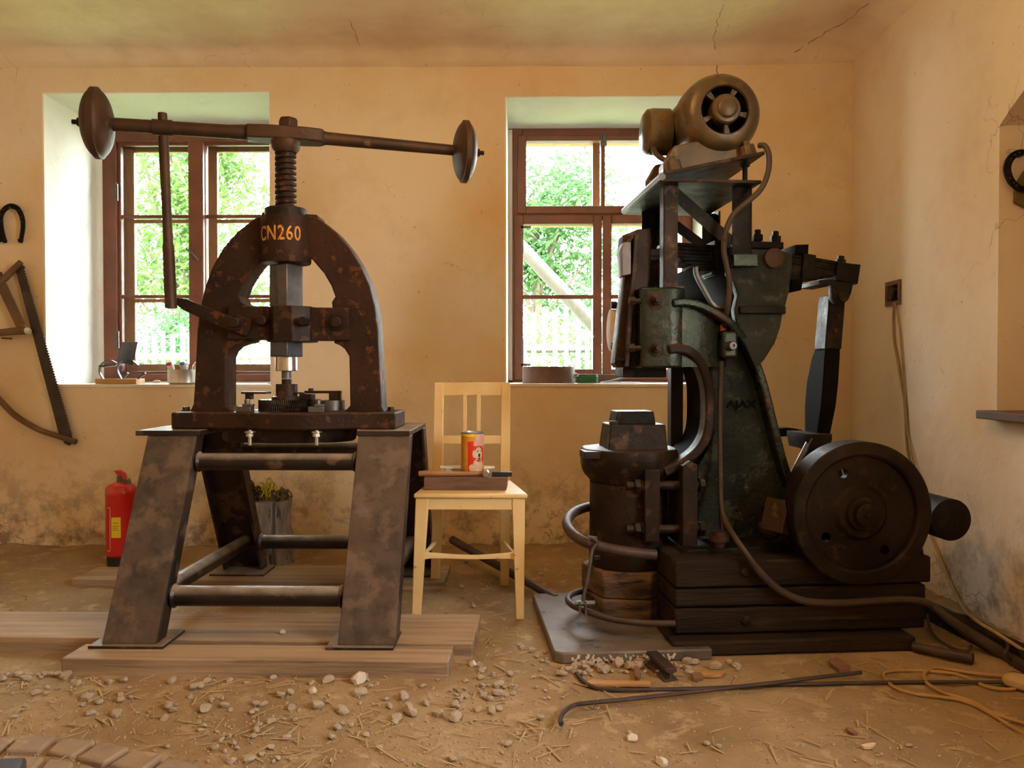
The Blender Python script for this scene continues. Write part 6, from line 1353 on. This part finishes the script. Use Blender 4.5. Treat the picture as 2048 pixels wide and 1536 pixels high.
LB = 'small brown pebble lying loose on the dirt floor'; GP = 'brown pebbles on the dirt floor'
cnt = 0
def scatter(n, box, rlo, rhi, dens=None, lb=LB, gp=GP):
    global cnt; k = 0; tries = 0
    while k < n and tries < n * 30:
        tries += 1; px, py = rs.uniform(box[0], box[2]), rs.uniform(box[1], box[3])
        if dens and rs.random() > dens(px, py): continue
        p = atz(px, py, 0)
        if blocked(p.x, p.y): continue
        place(rs.choice(SM), p.x, p.y, (rlo + (rhi - rlo) * rs.random() ** 2.0) * 1.2, lb, gp); k += 1
scatter(125, (0, 1352, 1000, 1450), .006, .020)
scatter(48, (60, 1440, 1100, 1530), .005, .013, lambda x, y: .25 if x > 700 else (1 if x > 330 or y < 1462 else 0))
scatter(40, (900, 1290, 1130, 1400), .006, .014)
scatter(20, (1130, 1400, 2040, 1530), .004, .010)
scatter(16, (0, 1300, 130, 1350), .008, .016)
scatter(52, (1118, 1322, 1480, 1352), .008, .022, lambda x, y: 1 if x < 1330 else .5, 'grey brown pebble in the bank of stones along the steel plate edge', 'stones banked against the steel plate')
scatter(20, (860, 1120, 1100, 1240), .006, .014, None, 'brown pebble on the dirt beneath or behind the chair', 'pebbles under the chair')
# grit and straw nobody could count
mb = MB(); base_ = [(v.co.copy()) for v in stone_mesh(3).vertices]; bf = None
bm = bmesh.new(); bmesh.ops.create_icosphere(bm, subdivisions=1, radius=1); iv = [v.co.copy() for v in bm.verts]; ifc = [[v.index for v in f.verts] for f in bm.faces]; bm.free()
k = 0
while k < 3200:
    px, py = rs.uniform(-20, 2068), 1100 + 440 * rs.random() ** .8; p = atz(px, py, 0)
    if blocked(p.x, p.y) or p.y > 4.1 or p.x > 1.68: continue
    if px > 1100 and rs.random() < .45: continue
    r = rs.uniform(.0015, .0045); e = Euler((rs.uniform(0, 6), rs.uniform(0, 6), rs.uniform(0, 6))).to_matrix(); s3 = Vector((r, r * rs.uniform(.5, 1), r * rs.uniform(.4, .8))); c = Vector((p.x, p.y, ground(p.x, p.y) + r * .3))
    mb.add([c + e @ Vector((v.x * s3.x, v.y * s3.y, v.z * s3.z)) for v in iv], ifc); k += 1
tag(mb.build('grit', M['stone'], smooth=0), 'fine grit strewn over the dirt floor', 'grit', None, 'stuff')
mb = MB(); k = 0
while k < 420:
    px, py = rs.uniform(-20, 2068), rs.uniform(1130, 1540); p = atz(px, py, 0)
    if blocked(p.x, p.y) or p.y > 4.0 or p.x > 1.66 or (px > 1100 and rs.random() < .5): continue
    L = rs.uniform(.010, .045); a = rs.uniform(0, PI); w = rs.uniform(.0007, .0022); z = ground(p.x, p.y) + .004; d = Vector((math.cos(a), math.sin(a), rs.uniform(-.1, .15))) * L; nn = Vector((-d.y, d.x, 0)).normalized() * w; c = Vector((p.x, p.y, z)); up_ = Vector((0, 0, .0012))
    mb.hexa([c - d - nn, c + d - nn, c + d + nn, c - d + nn], [c - d - nn + up_, c + d - nn + up_, c + d + nn + up_, c - d + nn + up_]); k += 1
tag(mb.build('straw_litter', M['straw'], smooth=0), 'short straws and splinters strewn over the dirt floor', 'straw', None, 'stuff')

# ================================================================ LIGHT AND CAMERA
w = bpy.data.worlds.new('sky'); sc.world = w; w.use_nodes = True; N = w.node_tree.nodes; L = w.node_tree.links
bg = N['Background']; tc = N.new('ShaderNodeTexCoord'); sp = N.new('ShaderNodeSeparateXYZ'); L.new(tc.outputs['Generated'], sp.inputs['Vector'])
rp = N.new('ShaderNodeValToRGB'); rp.color_ramp.elements[0].position = .0; rp.color_ramp.elements[0].color = (1, 1, .98, 1); rp.color_ramp.elements[1].position = .8; rp.color_ramp.elements[1].color = (.72, .86, 1, 1)
L.new(sp.outputs['Z'], rp.inputs['Fac']); L.new(rp.outputs['Color'], bg.inputs['Color']); bg.inputs['Strength'].default_value = SKY
def lamp(kind, name, loc, rot, energy, color, size=None, size_y=None, spread=None):
    d = bpy.data.lights.new(name, kind); d.energy = energy; d.color = color
    if kind == 'AREA':
        d.shape = 'RECTANGLE'; d.size = size; d.size_y = size_y or size
        if spread: d.spread = math.radians(spread)
    o = bpy.data.objects.new(name, d); COL.objects.link(o); o.location = loc; o.rotation_euler = [math.radians(k) for k in rot]; return o
s_ = lamp('SUN', 'sun', (0, -5, 12), (48, 0, 12), SUN, (1, .96, .88)); s_.data.angle = math.radians(3)
for n, (x0, x1, z0, z1) in enumerate((LW, RW)):
    o = lamp('AREA', 'window_portal', ((x0 + x1) / 2, YO + .01, (z0 + z1) / 2), (-90, 0, 0), 1, (1, 1, 1), x1 - x0, z1 - z0); o.data.cycles.is_portal = True
o = lamp('AREA', 'window_portal', (RX + .56, (SO[0] + SO[1]) / 2, (SO[2] + SO[3]) / 2), (0, 90, 0), 1, (1, 1, 1), SO[3] - SO[2], SO[1] - SO[0]); o.data.cycles.is_portal = True
# unseen warm fill lights added to tint the wall, overhead and behind the camera
for x, y, z, e in ((-.15, 2.0, 2.38, WARM_FILL1), (.6, -.6, 2.3, WARM_FILL2)):
    b_ = lamp('POINT', 'warm_fill', (x, y, z), (0, 0, 0), e, (1, .57, .27)); b_.data.shadow_soft_size = .30
cam = bpy.data.cameras.new('camera'); co = bpy.data.objects.new('camera', cam); COL.objects.link(co)
cam.sensor_width = 36; cam.lens = 36 * F / 2048; co.location = CAM; co.rotation_euler = (PI / 2 - A0, 0, A0); cam.clip_start = .02; cam.clip_end = 200
sc.camera = co
sc.view_settings.view_transform = 'Standard'; sc.view_settings.look = 'None'; sc.view_settings.gamma = 1; sc.view_settings.exposure = EXPO
sc.cycles.use_denoising = True; sc.cycles.max_bounces = 10; sc.cycles.diffuse_bounces = 5; sc.cycles.glossy_bounces = 4; sc.cycles.transparent_max_bounces = 16; sc.cycles.sample_clamp_indirect = 8
sc.cycles.caustics_reflective = False; sc.cycles.caustics_refractive = False
